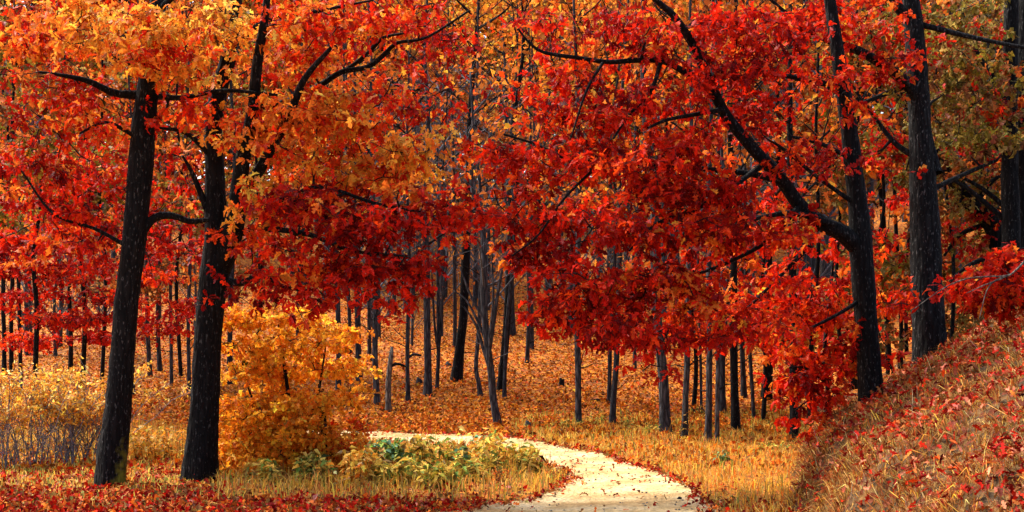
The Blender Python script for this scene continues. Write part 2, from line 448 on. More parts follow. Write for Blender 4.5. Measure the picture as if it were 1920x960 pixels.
def flat(px, py):
    Y = F * CH / (py - HZ)
    return (px - 960) / F * Y, Y
EL = [(-12, 16.2), (-8, 16.7), (-3.6, 17.4)] + [flat(*q) for q in [(815, 962), (905, 947), (1000, 929), (1048, 912), (1060, 899), (1038, 884), (992, 867), (945, 854), (890, 845), (780, 838), (640, 833), (450, 831)]] + [(-9, 28.8), (-14, 29.0)]
ER = [(-12, 13.6), (-6, 14.0), (-1, 14.9), (1.6, 16.3)] + [flat(*q) for q in [(1345, 968), (1325, 943), (1280, 906), (1212, 878), (1132, 856), (1052, 839), (978, 830), (860, 822), (780, 821), (660, 817), (450, 815)]] + [(-9, 30.9), (-14, 31.2)]
def edge(pts, n):
    p, _ = resample(np.array([(x, y, 0) for x, y in pts]), np.ones(len(pts)), .1)
    s = np.concatenate([[0], np.cumsum(np.linalg.norm(np.diff(p, axis=0), axis=1))])
    u = np.linspace(0, s[-1], n)
    return np.stack([np.interp(u, s, p[:, 0]), np.interp(u, s, p[:, 1])], 1)
NR, NC = 240, 14
e1 = edge(EL, NR); e2 = edge(ER, NR)
e1 = e1 + 0.05 * np.stack([nz(e1[:, 0] * 6, e1[:, 1] * 6), nz(e1[:, 0] * 6, e1[:, 1] * 6, 2)], 1)
e2 = e2 + 0.06 * np.stack([nz(e2[:, 0] * 6, e2[:, 1] * 6, 4), nz(e2[:, 0] * 6, e2[:, 1] * 6, 6)], 1)
u = np.linspace(0, 1, NC)
RP = e1[:, None, :] * (1 - u)[None, :, None] + e2[:, None, :] * u[None, :, None]
rz = gz(RP[..., 0], RP[..., 1]) + .014 - .02 * (np.exp(-((u - .27) / .09) ** 2) + np.exp(-((u - .73) / .09) ** 2))[None, :] * .35
q = MB()
i, j = np.meshgrid(np.arange(NR - 1), np.arange(NC - 1), indexing='ij')
a = (i * NC + j).ravel()
t = np.concatenate([np.stack([a, a + NC + 1, a + 1], 1), np.stack([a, a + NC, a + NC + 1], 1)])
q.add(np.concatenate([RP, rz[..., None]], -1).reshape(-1, 3), t)
road = q.build('road', M_ROAD, smooth=True, kind='structure')
RPOLY = np.vstack([e1, e2[::-1]])

def on_road(X, Y):
    X = np.asarray(X); Y = np.asarray(Y)
    ins = np.zeros(X.shape, bool)
    x1, y1 = RPOLY[:, 0], RPOLY[:, 1]; x2, y2 = np.roll(x1, -1), np.roll(y1, -1)
    for k in range(len(RPOLY)):
        if y1[k] == y2[k]: continue
        cnd = (y1[k] > Y) != (y2[k] > Y)
        ins ^= cnd & (X < (x2[k] - x1[k]) * (Y - y1[k]) / (y2[k] - y1[k]) + x1[k])
    return ins

# ------------------------------------------------------------------ trees
def blob_sample(n, c, r):
    v = unit(rng.normal(size=(n, 3))) * (rng.random((n, 1)) ** (1 / 2.2))
    return c + v * r

class Tree:
    """trunk and limbs given as picture-traced centre lines at their own depth; sprays of leaves fill volumes around the limbs"""
    def __init__(s, name, label, base, group=None, bark=M_BARK, twig=M_TWIG, cat='tree'):
        s.root = thing(name, label, cat, base, group)
        s.base = np.array(base, float); s.bark = bark; s.twigm = twig
        s.buf = np.zeros((256, 4)); s.cnt = 0
        s.tw = MB(); s.lp = []; s.ld = []; s.ln = []; s.ll = []; s.lc = []
    def push(s, P, R):
        k = len(P)
        while s.cnt + k > len(s.buf): s.buf = np.vstack([s.buf, np.zeros_like(s.buf)])
        s.buf[s.cnt:s.cnt + k, :3] = P; s.buf[s.cnt:s.cnt + k, 3] = R; s.cnt += k
    def limb(s, name, pts, rad, sides=10, rough=.05, flare=0, step=.16, ridges=0, mat=None, seed=None, cap=False):
        p, r = resample(pts, rad, step)
        q = MB(); tube(q, p, r, sides, rough, flare, rng.random() * 6 if seed is None else seed, cap=cap, ridges=ridges)
        q.build(name, mat or s.bark, s.root, smooth=True)
        s.push(p, r)
        return p
    def branch_to(s, target, r0=.03, r1=.006, sides=5, sag=.0, wob=.06, upw=0.0):
        N = s.buf[:s.cnt, :3]; R = s.buf[:s.cnt, 3]
        df = N - target; d2 = np.einsum('ij,ij->i', df, df)
        k = int(np.argmin(d2)); p0 = N[k].copy(); L = math.sqrt(d2[k])
        if L < .03: return unit(target - p0 + 1e-4)
        m = int(np.clip(L / .16, 2, 9))
        t = np.linspace(0, 1, m + 1)[:, None]
        P = p0 + (target - p0) * t
        P = P + (np.sin(t * math.pi) * np.array([0, 0, -sag * L]))
        P[1:-1] += rng.normal(0, wob, (m - 1, 3)) * L ** .5 * .6
        ra = min(r0, max(R[k] * .8, r1)); rr = np.linspace(ra, r1, m + 1)
        tube(s.tw, P, rr, sides)
        s.push(P[1:], rr[1:])
        return unit(P[-1] - P[-2])
    def spray(s, c, r, clumps, per, pal, size=.152, flatz=.38, crad=.55, nl=(5, 8), droop=.45, twig=True, r0=.035, face=.35, conc=.62):
        """clumps of leaf clusters in an ellipsoid (c, r)"""
        C = blob_sample(clumps, c, r)
        if twig:
            N = s.buf[:s.cnt, :3]
            C = C[np.argsort([np.linalg.norm(N - q_, axis=1).min() for q_ in C])]
        for cc in C:
            if twig: s.branch_to(cc, r0, .009, 5, sag=rng.normal(.0, .10))
            k = max(2, int(per * 1.15 * rng.uniform(.5, 1.4)))
            Q = blob_sample(k, cc, np.array([crad, crad, crad * flatz]) * rng.uniform(.7, 1.25))
            main = pick(pal, 1)
            for p in Q:
                d = s.branch_to(p, .009, .003, 3, wob=.03) if twig else unit(p - cc)
                n = rng.integers(nl[0], nl[1] + 1)
                D = unit(d * .45 + unit(rng.normal(size=(n, 3))) * .95 + np.array([0, 0, -droop]))
                Nn = np.array([0, -face, .75]) + rng.normal(0, .5, (n, 3))
                cl = np.where(rng.random((n, 1)) < conc, main, pick(pal, n))
                s.lp.append(p + D * .015); s.ld.append(D); s.ln.append(Nn)
                s.ll.append(size * rng.uniform(.55, 1.28, n)); s.lc.append(jitter(cl))
    def finish(s, mat=M_OAK, kind='oak', parts=300, crown='crown', wide=1.0):
        if s.tw.v: s.tw.build('twigs', s.twigm, s.root, smooth=True, kind='stuff')
        if not s.lp: return
        P = np.concatenate(s.lp); D = np.concatenate(s.ld); N = np.concatenate(s.ln); L = np.concatenate(s.ll); C = np.concatenate(s.lc)
        keep = np.ones(len(P), bool)
        if parts:
            px, py = proj(P)
            ok = (px > 5) & (px < 1915) & (py > 5) & (py < 955)
            cell = (px // 15).astype(int) * 1000 + (py // 15).astype(int)
            idx = np.nonzero(ok)[0]
            idx = idx[np.argsort(P[idx, 1])]
            _, first = np.unique(cell[idx], return_index=True)
            f = idx[first]
            f = f[np.argsort(-L[f] / P[f, 1])][:parts]
            keep[f] = False
            leaf_objects(s.root, P[f], D[f], N[f], L[f], C[f], mat, kind, wide)
        q = MB(); add_leaves(q, P[keep], D[keep], N[keep], L[keep], C[keep], kind, wide)
        q.build(crown, mat, s.root, kind='stuff')

def leaf_objects(root, P, D, N, L, C, mat, kind, wide=1.0):
    K = min(16, len(P))
    cols = C[rng.choice(len(C), K, replace=False)]
    meshes = []
    tv, tt = TM[kind]
    for k in range(K):
        q = MB(); add_leaves(q, np.zeros((1, 3)), np.array([[1., 0, 0]]), np.array([[0, 0, 1.]]), np.ones(1), cols[k:k + 1], kind, wide)
        me = q.mesh('leaf'); me.materials.append(mat); meshes.append(me)
    near = np.argmin(((C[:, None, :] - cols[None]) ** 2).sum(-1), 1)
    D, S, N = leaf_frames(D, N)
    o0 = np.array(root.location)
    for k in range(len(P)):
        M = np.eye(4); M[:3, 0] = D[k] * L[k]; M[:3, 1] = S[k] * L[k]; M[:3, 2] = N[k] * L[k]; M[:3, 3] = P[k] - o0
        o = bpy.data.objects.new('leaf', meshes[near[k]])
        o.parent = root; o.matrix_local = Matrix(M.tolist())
        COL.objects.link(o)

def W(pts, Y):
    """picture-traced line (px, py, width px) at depth Y (number or one per point) -> points, radii"""
    Ys = np.full(len(pts), Y, float) if np.isscalar(Y) else np.asarray(Y, float)
    P = np.array([at(p[0], p[1], y) for p, y in zip(pts, Ys)])
    R = np.array([p[2] / F * y / 2 for p, y in zip(pts, Ys)])
    return P, R

def E(px, py, rx, ry, Y, dy=1.2):
    return at(px, py, Y), np.array([rx / F * Y, dy, ry / F * Y])

def sink(P, depth=.25):
    P = P.copy(); P[0, 2] -= depth
    return P

# --- tall dark oak, far left of the pair
YA = 20.6
b = hit(207, 912); YA = b[1]
T = Tree('oak_tree', 'slanted dark oak with a mossy foot, beside the grey-stemmed shrubs', b, bark=M_BARKM)
p, r = W([(205, 922, 50), (212, 850, 52), (222, 760, 47), (230, 660, 44), (238, 560, 45), (249, 470, 45), (258, 380, 44), (265, 300, 46), (270, 220, 42), (282, 130, 38), (292, 60, 32), (300, -60, 26), (308, -180, 18)], YA)
T.limb('trunk', sink(p), r, 22, .035, .45, .1, ridges=11)
for pts, dy in (([(262, 440, 20), (290, 408, 16), (325, 405, 13), (355, 415, 11), (392, 412, 8)], 0.1), ([(262, 178, 17), (215, 174, 14), (165, 152, 11), (120, 142, 8), (72, 135, 5)], -.5),
                ([(280, 140, 17), (250, 120, 14), (205, 95, 10), (150, 30, 8)], .4), ([(284, 180, 13), (340, 183, 10), (420, 170, 8), (520, 178, 5)], -.5),
                ([(262, 260, 9), (200, 230, 7), (150, 250, 4)], -.8), ([(252, 470, 9), (180, 430, 7), (100, 400, 5), (40, 320, 4)], -.6),
                ([(292, 60, 17), (240, 10, 13), (170, -60, 8)], -.9), ([(296, 20, 14), (360, -40, 9)], -.7)):
    p, r = W(pts, YA + np.linspace(0, dy, len(pts)))
    T.limb('limb', p, r, 8, .05, step=.12)
for px, py, rx, ry, dY, cl, per, pal in ((250, 50, 150, 70, -.9, 20, 8, 'amber'), (330, 100, 110, 60, -1.0, 12, 8, 'oran'), (110, 60, 110, 70, .2, 14, 7, 'redor'), (110, 180, 110, 70, .3, 13, 7, 'mix'),
                                         (180, 235, 80, 60, -.2, 9, 6, 'redor'), (60, 270, 80, 60, .3, 9, 7, 'mix'), (120, 350, 110, 60, -.1, 13, 7, 'red'), (55, 430, 80, 60, .2, 9, 7, 'red'),
                                         (330, 225, 55, 50, -.4, 6, 6, 'redor'), (330, 340, 45, 70, .3, 5, 6, 'mix'), (165, 460, 70, 45, .1, 7, 6, 'red'), (300, 480, 60, 60, 1.2, 5, 6, 'red'), (30, 150, 60, 90, .5, 8, 6, 'olive')):
    c, e = E(px, py, rx, ry, YA + dY + .25, 1.0); T.spray(c, e, cl, per, pal)
T.finish()

# --- forked dark oak beside it
b = hit(372, 902); YB = b[1]
T = Tree('oak_tree', 'stout dark oak with flared foot that forks above head height beside the yellow bush', b)
p, r = W([(366, 912, 62), (377, 850, 57), (384, 760, 52), (388, 660, 50), (394, 580, 50), (403, 510, 54), (408, 450, 50), (404, 390, 42), (403, 320, 36), (400, 240, 33), (412, 165, 30), (430, 100, 28), (440, 30, 25), (446, -60, 20), (452, -180, 12)], YB)
T.limb('trunk', sink(p), r, 22, .035, .42, .1, ridges=12)
for pts, dy in (([(412, 505, 44), (436, 440, 40), (446, 375, 34), (454, 305, 28), (472, 215, 24), (484, 110, 20), (498, 20, 15), (510, -90, 8)], -1.3),
                ([(446, 370, 24), (480, 330, 21), (510, 275, 19), (540, 222, 18), (570, 150, 13), (620, 90, 8)], -1.5),
                ([(404, 430, 16), (380, 372, 12), (358, 320, 8), (342, 292, 4)], -.3), ([(420, 528, 18), (455, 530, 14), (490, 517, 9), (540, 540, 7), (590, 545, 4)], -.9),
                ([(446, 385, 17), (480, 372, 13), (530, 374, 10), (600, 350, 8), (700, 380, 6), (800, 400, 4)], -1.9), ([(436, 440, 15), (500, 430, 12), (580, 440, 10), (660, 470, 7), (760, 480, 4)], -2.0),
                ([(475, 200, 15), (540, 190, 12), (600, 160, 12), (640, 135, 11), (690, 125, 10), (725, 98, 9), (745, 80, 7), (800, 70, 5), (880, 20, 4)], -.8),
                ([(640, 135, 8), (665, 120, 8), (700, 90, 7), (720, 70, 6), (760, 62, 4)], -.8),
                ([(690, 125, 7), (730, 150, 6), (770, 170, 5), (800, 160, 3)], -.9),
                ([(403, 300, 12), (350, 250, 9), (300, 240, 5)], -.6), ([(432, 90, 14), (500, 40, 10), (600, 20, 7), (700, 0, 4)], -1.0)):
    p, r = W(pts, YB + np.linspace(0, dy, len(pts)))
    T.limb('limb', p, r, 9, .05, step=.12)
for px, py, rx, ry, dY, cl, per, pal in ((410, 50, 100, 60, -1.2, 13, 8, 'amber'), (560, 60, 110, 70, -.9, 14, 8, 'redor'), (560, 170, 100, 70, -1.0, 14, 8, 'oran'), (540, 280, 90, 60, -1.2, 11, 8, 'oran'), (640, 230, 110, 70, -1.0, 15, 8, 'oran'),
                                         (690, 320, 100, 50, -1.5, 12, 8, 'oran'), (500, 370, 70, 55, -1.2, 8, 8, 'oran'), (600, 400, 100, 55, -1.8, 13, 8, 'red'), (720, 410, 100, 55, -2.0, 14, 8, 'red'), (840, 410, 70, 45, -2.0, 9, 7, 'scar'),
                                         (560, 490, 90, 50, -1.6, 10, 7, 'redor'), (680, 500, 90, 45, -2.0, 11, 7, 'dark'), (600, 560, 70, 40, -1.9, 7, 6, 'dark'), (730, 570, 40, 35, -2.0, 4, 5, 'dark'), (780, 500, 45, 30, -2.0, 4, 5, 'red'),
                                         (500, 545, 50, 40, -1.2, 5, 6, 'red'), (690, 60, 90, 70, -.7, 12, 7, 'redor'), (830, 90, 80, 70, -.3, 8, 6, 'red'), (770, 190, 80, 60, -1.2, 6, 6, 'redor'), (770, 290, 60, 50, -1.4, 7, 7, 'gold'),
                                         (470, 240, 50, 50, -.9, 6, 7, 'redor'), (870, 185, 50, 60, -1.3, 2, 5, 'red'), (745, 30, 70, 40, -.5, 6, 6, 'redor'), (460, 450, 40, 40, -1.0, 4, 6, 'redor')):
    c, e = E(px, py, rx, ry, YB + dY + .25, .9); T.spray(c, e, cl, per, pal)
T.finish()

# --- right-hand oak with the long limb over the road
YC = 22.0
b = at(1636, 752, YC); b[2] = gz(b[0], b[1])
T = Tree('oak_tree', 'bowed dark oak on the bank with one thick limb arching out over the road', b)
p, r = W([(1637, 768, 46), (1630, 690, 42), (1624, 600, 42), (1618, 520, 44), (1613, 450, 44), (1608, 380, 36), (1600, 310, 33), (1590, 230, 30), (1578, 150, 28), (1568, 80, 25), (1556, 0, 22), (1545, -90, 17), (1535, -180, 10)], YC)
T.limb('trunk', sink(p, .35), r, 20, .04, .25, .1, ridges=10)
for pts, dy in (([(1616, 470, 36), (1580, 438, 34), (1540, 418, 30), (1500, 385, 28), (1470, 345, 26), (1435, 305, 24), (1400, 265, 22), (1362, 218, 21), (1335, 165, 20), (1312, 110, 18), (1290, 68, 16), (1262, 28, 14), (1225, -5, 11), (1180, -60, 7)], -1.8),
                ([(1340, 180, 15), (1310, 150, 13), (1275, 130, 12), (1240, 114, 11), (1190, 113, 10), (1140, 116, 9), (1080, 108, 8), (1020, 98, 7), (992, 80, 5), (972, 55, 4)], -.8),
                ([(1355, 205, 10), (1300, 215, 8), (1250, 225, 7), (1215, 240, 5)], -.6), ([(1600, 440, 17), (1560, 420, 14), (1490, 400, 12), (1440, 405, 8), (1395, 415, 5)], -1.3),
                ([(1470, 340, 14), (1400, 325, 11), (1300, 315, 10), (1210, 308, 9), (1130, 302, 8), (1065, 298, 7), (1010, 272, 5), (945, 252, 4)], -1.4),
                ([(1562, 160, 12), (1500, 148, 10), (1455, 138, 8), (1405, 131, 6)], -.7), ([(1435, 305, 11), (1380, 345, 9), (1300, 395, 8), (1230, 420, 6), (1180, 470, 4)], -1.6),
                ([(1500, 385, 11), (1440, 450, 9), (1370, 490, 7), (1290, 520, 6), (1200, 550, 4)], -1.2), ([(1550, 425, 10), (1500, 480, 8), (1440, 540, 6), (1380, 600, 4)], -.5),
                ([(1240, 114, 9), (1220, 170, 8), (1180, 215, 6), (1150, 260, 4)], -.4), ([(1130, 118, 6), (1100, 170, 5), (1070, 260, 3)], -.3),
                ([(1130, 302, 6), (1060, 370, 5), (1010, 440, 4), (960, 480, 3)], -.5), ([(1618, 560, 9), (1570, 590, 7), (1510, 620, 5)], -.6),
                ([(1600, 300, 10), (1540, 270, 8), (1480, 255, 6)], -.9), ([(1607, 385, 9), (1530, 330, 7), (1470, 280, 6), (1440, 262, 4)], -.9)):
    y0 = YC - (1.8 * np.clip((1616 - pts[0][0]) / 436, 0, 1)) if pts[0][0] < 1540 else YC
    p, r = W(pts, y0 + np.linspace(0, dy, len(pts)))
    T.limb('limb', p, r, 9, .06, step=.12)
for px, py, rx, ry, dY, cl, per, pal in ((1060, 70, 80, 60, -1.6, 5, 6, 'red'), (1190, 60, 100, 60, -1.8, 11, 8, 'red'), (1350, 60, 100, 60, -1.2, 12, 8, 'red'), (1460, 90, 90, 70, -.8, 11, 7, 'red'), (1100, 180, 90, 60, -1.8, 9, 7, 'red'),
                                         (1200, 200, 80, 60, -1.9, 9, 8, 'red'), (1010, 210, 70, 60, -1.5, 6, 6, 'red'), (930, 280, 50, 50, -1.4, 6, 7, 'red'), (1040, 300, 100, 60, -2.0, 13, 8, 'scar'), (1160, 330, 90, 60, -2.2, 13, 8, 'scar'),
                                         (1290, 270, 90, 60, -1.8, 13, 8, 'scar'), (1330, 340, 90, 50, -2.0, 11, 8, 'scar'), (1420, 220, 80, 60, -.6, 9, 7, 'red'), (1480, 330, 70, 60, -.7, 7, 7, 'scar'), (990, 400, 70, 60, -2.0, 10, 8, 'red'),
                                         (1100, 420, 90, 60, -2.3, 13, 8, 'scar'), (1220, 430, 90, 60, -2.2, 13, 8, 'scar'), (1350, 440, 90, 60, -1.8, 12, 8, 'scar'), (1460, 450, 80, 55, -1.0, 9, 7, 'redor'), (1000, 480, 50, 45, -2.0, 6, 7, 'red'),
                                         (1090, 530, 90, 55, -2.4, 13, 8, 'red'), (1200, 540, 90, 55, -2.4, 12, 8, 'red'), (1310, 550, 90, 50, -2.0, 11, 8, 'scar'), (1420, 550, 80, 60, -1.2, 8, 7, 'redor'), (1050, 600, 55, 40, -2.4, 6, 7, 'dark'),
                                         (1150, 620, 80, 40, -2.5, 9, 7, 'dark'), (1260, 640, 70, 40, -2.4, 7, 7, 'dark'), (1350, 630, 60, 45, -1.8, 6, 6, 'red'), (1500, 560, 60, 60, -.5, 5, 6, 'redor'), (1430, 630, 60, 50, -1.0, 6, 5, 'redor'),
                                         (1215, 695, 25, 15, -2.5, 2, 5, 'dark'), (1530, 180, 60, 60, -.6, 6, 7, 'redor'), (1380, 150, 60, 50, -1.2, 6, 7, 'red'), (1540, 290, 50, 50, -.6, 4, 6, 'red'), (1270, 150, 50, 40, -1.9, 4, 7, 'red')):
    c, e = E(px, py, rx, ry, YC + dY + .45, .95); T.spray(c, e, cl, per, pal)
T.finish()

# --- straight oak behind it
YD = 24.0
b = at(1742, 690, YD); b[2] = gz(b[0], b[1])
T = Tree('oak_tree', 'thick upright grey-black oak standing on top of the right bank', b, bark=M_BARKD)
p, r = W([(1744, 700, 66), (1742, 640, 60), (1738, 560, 57), (1736, 470, 56), (1732, 380, 52), (1728, 300, 46), (1724, 220, 40), (1720, 140, 38), (1714, 60, 36), (1706, -10, 34), (1698, -120, 24)], YD)
T.limb('trunk', sink(p, .4), r, 20, .03, .2, .1, ridges=12)
for pts, dy in (([(1722, 190, 28), (1700, 155, 24), (1665, 128, 20), (1610, 95, 16), (1550, 75, 12), (1500, 45, 9), (1440, -5, 6)], -1.0), ([(1712, 40, 22), (1690, 20, 20), (1670, -10, 18), (1640, -70, 10)], -.4),
                ([(1722, 45, 12), (1790, 62, 10), (1860, 78, 8), (1935, 92, 6)], -.8), ([(1755, 325, 26), (1740, 250, 16), (1740, 200, 10)], .4), ([(1700, 160, 12), (1650, 180, 9), (1600, 200, 5)], -.8),
                ([(1728, 300, 13), (1680, 270, 10), (1640, 220, 7), (1590, 150, 5)], .3), ([(1738, 360, 12), (1800, 330, 9), (1870, 300, 6)], .7)):
    p, r = W(pts, YD + np.linspace(0, dy, len(pts)))
    T.limb('limb', p, r, 9, .05, step=.14)
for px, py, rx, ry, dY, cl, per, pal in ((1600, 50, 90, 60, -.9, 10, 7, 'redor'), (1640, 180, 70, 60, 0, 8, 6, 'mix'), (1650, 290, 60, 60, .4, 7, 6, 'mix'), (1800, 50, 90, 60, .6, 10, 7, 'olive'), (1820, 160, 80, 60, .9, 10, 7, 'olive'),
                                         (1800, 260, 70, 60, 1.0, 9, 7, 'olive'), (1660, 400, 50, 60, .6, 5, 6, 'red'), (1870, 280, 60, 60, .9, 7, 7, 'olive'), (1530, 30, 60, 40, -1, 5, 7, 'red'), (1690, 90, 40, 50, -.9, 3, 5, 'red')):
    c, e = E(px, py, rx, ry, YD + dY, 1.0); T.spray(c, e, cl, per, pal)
T.finish(kind='lobed')

# --- paired black trunks at the right edge
for k, (px, lab) in enumerate(((1893, 'black trunk nearer the thick oak, one of two at the right edge'), (1921, 'black trunk cut off by the right edge of the view'))):
    Yt = 27.0 + k * .7
    b = at(px, 560, Yt); b[2] = gz(b[0], b[1])
    T = Tree('oak_tree', lab, b, group='paired black trunks on the bank')
    p, r = W([(px + 6, 575, 40), (px + 3, 450, 34), (px, 300, 30), (px + 1, 150, 29), (px + 3, 0, 26), (px + 4, -120, 18)], Yt)
    p[0, 2] = b[2] - .3
    T.limb('trunk', p, r, 14, .04, .2, .14, ridges=9)
    for pts in ([(px, 290, 14), (px - 50, 260, 10), (px - 110, 250, 6)], [(px, 420, 12), (px - 70, 360, 9), (px - 120, 330, 5)], [(px, 180, 12), (px - 60, 100, 8), (px - 90, 20, 5)], [(px, 470, 12), (px - 80, 500, 8), (px - 140, 560, 4)]):
        p, r = W(pts, Yt + np.linspace(0, rng.uniform(-1, 1), len(pts)))
        T.limb('limb', p, r, 7, .05, step=.2)
    for q_ in range(9):
        c, e = E(px - rng.uniform(0, 170), rng.uniform(0, 400), 60, 50, Yt + rng.uniform(-.5, 1.2), 1.2)
        T.spray(c, e, 5, 7, 'olive' if rng.random() < .75 else 'mix')
    for q_ in range(2):
        c, e = E(px - rng.uniform(0, 30), rng.uniform(170, 210), 40, 16, Yt - .5, .4)
        T.spray(c, e, 2, 5, 'redor')
    T.finish(kind='lobed')

# --- leaning trunk behind the thick oak
Yt = 29.0
b = at(1885, 560, Yt); b[2] = gz(b[0], b[1])
T = Tree('leaning_tree', 'dark trunk leaning steeply towards the thick upright oak', b)
p, r = W([(1905, 560, 38), (1870, 450, 36), (1825, 390, 32), (1790, 340, 28), (1755, 290, 22), (1715, 225, 14), (1690, 170, 8)], Yt)
p[0, 2] = b[2] - .3
T.limb('trunk', p, r, 12, .05, step=.16)
for pts in ([(1825, 390, 12), (1860, 340, 9), (1900, 320, 5)], [(1790, 340, 10), (1830, 280, 6), (1850, 220, 4)], [(1850, 420, 12), (1800, 440, 8), (1770, 480, 5)]):
    p, r = W(pts, Yt); T.limb('limb', p, r, 7, .05)
for px, py in ((1810, 330), (1860, 380), (1790, 420), (1840, 470)):
    c, e = E(px, py, 60, 40, Yt + .6, 1.0); T.spray(c, e, 5, 6, 'olive' if py < 400 else 'mix', size=.15)
T.finish(kind='lobed')

# --- young oak in front of the bank corner, sparse vermilion leaves
b = hit(1528, 800)
b = np.array([(1545 - 960) / F * 23.0, 23.0, 0]); b[2] = gz(b[0], b[1])
T = Tree('young_oak', 'thin young oak with sparse hanging vermilion leaves at the corner of the bank', b)
p, r = W([(1548, 815, 10), (1552, 740, 9), (1546, 660, 8), (1553, 590, 7), (1560, 520, 5), (1566, 450, 4)], 23.0)
p[0, 2] = b[2] - .1
T.limb('trunk', p, r, 7, .05)
for pts, dy in (([(1550, 720, 5), (1510, 690, 4), (1480, 690, 3)], -1), ([(1548, 660, 5), (1590, 620, 4), (1640, 600, 3)], -.6), ([(1550, 620, 4), (1500, 590, 3), (1450, 600, 3)], -.9), ([(1556, 560, 4), (1600, 520, 3), (1650, 520, 2)], .3), ([(1549, 760, 4), (1520, 750, 3), (1490, 770, 2)], -1)):
    p, r = W(pts, 23 + np.linspace(0, dy, len(pts))); T.limb('limb', p, r, 6, .05)
for px, py, rx, ry, cl, per, pal in ((1540, 560, 70, 50, 9, 5, 'scar'), (1480, 620, 50, 50, 7, 5, 'scar'), (1550, 660, 60, 50, 9, 5, 'scar'), (1500, 720, 40, 50, 7, 4, 'scar'), (1560, 740, 40, 40, 6, 4, 'scar'), (1530, 790, 40, 25, 4, 4, 'scar'), (1600, 480, 60, 40, 6, 5, 'redor'), (1670, 560, 40, 50, 5, 4, 'scar'), (1665, 640, 30, 40, 3, 4, 'scar'), (1590, 620, 30, 60, 4, 4, 'redor')):
    c, e = E(px, py, rx, ry, 22.6, .7); T.spray(c, e, cl, per, pal, crad=.35, flatz=.8, droop=.8, size=.18, r0=.012)
T.finish()

# --- red bough reaching in over the bank from a tree just out of view
b = np.array([8.6, 20.6, 0]); b[2] = gz(b[0], b[1])
T = Tree('young_oak', 'red-leaved bough with pale bare twigs reaching over the top of the bank', b)
p, r = W([(2060, 640, 16), (2050, 520, 14), (2030, 430, 12), (2000, 330, 8), (1990, 200, 5)], 20.6); p[0, 2] = b[2] - .2
T.limb('trunk', p, r, 8, .05)
for pts, dy in (([(2040, 470, 10), (1980, 480, 8), (1900, 505, 6), (1830, 530, 4), (1775, 540, 3)], -.8), ([(2030, 430, 8), (1960, 455, 6), (1900, 470, 4)], -.5), ([(2045, 520, 7), (1960, 540, 5), (1880, 560, 3)], -1)):
    p, r = W(pts, 20.6 + np.linspace(0, dy, len(pts))); T.limb('limb', p, r, 6, .05)
for pts in ([(1925, 485, 5), (1895, 515, 4), (1862, 518, 3), (1815, 522, 3), (1770, 540, 2.4), (1712, 580, 1.6)], [(1893, 516, 4), (1868, 525, 3), (1850, 545, 2.2), (1836, 598, 1.6)], [(1880, 522, 3), (1845, 535, 2.4), (1812, 550, 1.5)]):
    p, r = W(pts, 18.9); T.limb('bare_twig', p, r, 5, .05, mat=M_PALEB)
for px, py, rx, ry, cl, per in ((1900, 480, 50, 22, 7, 6), (1860, 520, 60, 22, 8, 7), (1800, 535, 40, 16, 5, 6), (1900, 560, 40, 22, 6, 6), (1840, 560, 30, 14, 3, 5)):
    c, e = E(px, py, rx, ry, 19.7, .6); T.spray(c, e, cl, per, 'scar', crad=.32, flatz=.4, size=.15, r0=.012)
T.finish(parts=200)

# --- red layered maples deep on the left
for (px, py, Yt, top, lab, blobs) in (
    (60, 697, 29.0, 480, 'red-leaved slim tree behind the grey-stemmed shrubs at the left edge', ((40, 470), (120, 520), (40, 560), (110, 600), (50, 640), (170, 560), (20, 500))),
    (150, 700, 31.0, 470, 'red layered tree directly behind the slanted mossy oak', ((180, 500), (300, 520), (170, 600), (320, 580), (200, 640), (330, 470), (120, 460), (290, 610)))):
    b = at(px, py, Yt); b[2] = gz(b[0], b[1])
    T = Tree('understory_tree', lab, b)
    p, r = W([(px, py, 11), (px + 9, 600, 9), (px + 2, 480, 8), (px + 16, 380, 6), (px + 12, 240, 3)], Yt); p[0, 2] = b[2] - .2
    T.limb('trunk', p, r, 8, .05, .2)
    for bx, by in blobs:
        c, e = E(bx, by, 75, 16, Yt + rng.uniform(-.8, .8), 1.2); T.spray(c, e, 7, 9, 'red', crad=.6, flatz=.16, size=.13, droop=.2, r0=.014)
    for bx, by in ((50, 300), (160, 330), (20, 400), (300, 400), (230, 300)):
        c, e = E(bx, by, 90, 45, Yt + rng.uniform(-.5, 1.0), 1.2); T.spray(c, e, 7, 8, 'mix', crad=.6, flatz=.4, size=.15, r0=.014)
    T.finish(kind='lobed', parts=150)

# --- orange-red understory filling the space right of the roadside trunks
for (px, Yt, lab, blobs) in ((1430, 31.5, 'orange-red slim tree behind the roadside trunks near the bank', ((1380, 590), (1450, 620), (1500, 660), (1420, 530), (1540, 600), (1480, 560), (1400, 480), (1580, 560), (1560, 690))),
                             (1300, 34, 'red slim tree behind the thickest roadside trunk', ((1290, 600), (1230, 570), (1350, 560), (1300, 500), (1200, 520), (1180, 610)))):
    b = at(px, 780, Yt); b[2] = gz(b[0], b[1])
    T = Tree('understory_tree', lab, b)
    p, r = W([(px, 800, 9), (px + 5, 680, 8), (px - 3, 560, 6), (px + 8, 440, 4)], Yt); p[0, 2] = b[2] - .2
    T.limb('trunk', p, r, 8, .05, .2)
    for bx, by in blobs:
        c, e = E(bx, by, 60, 40, Yt + rng.uniform(-.7, .7), 1.0); T.spray(c, e, 5, 7, 'redor', crad=.55, flatz=.4, size=.16, r0=.014)
    T.finish(kind='lobed', parts=120)

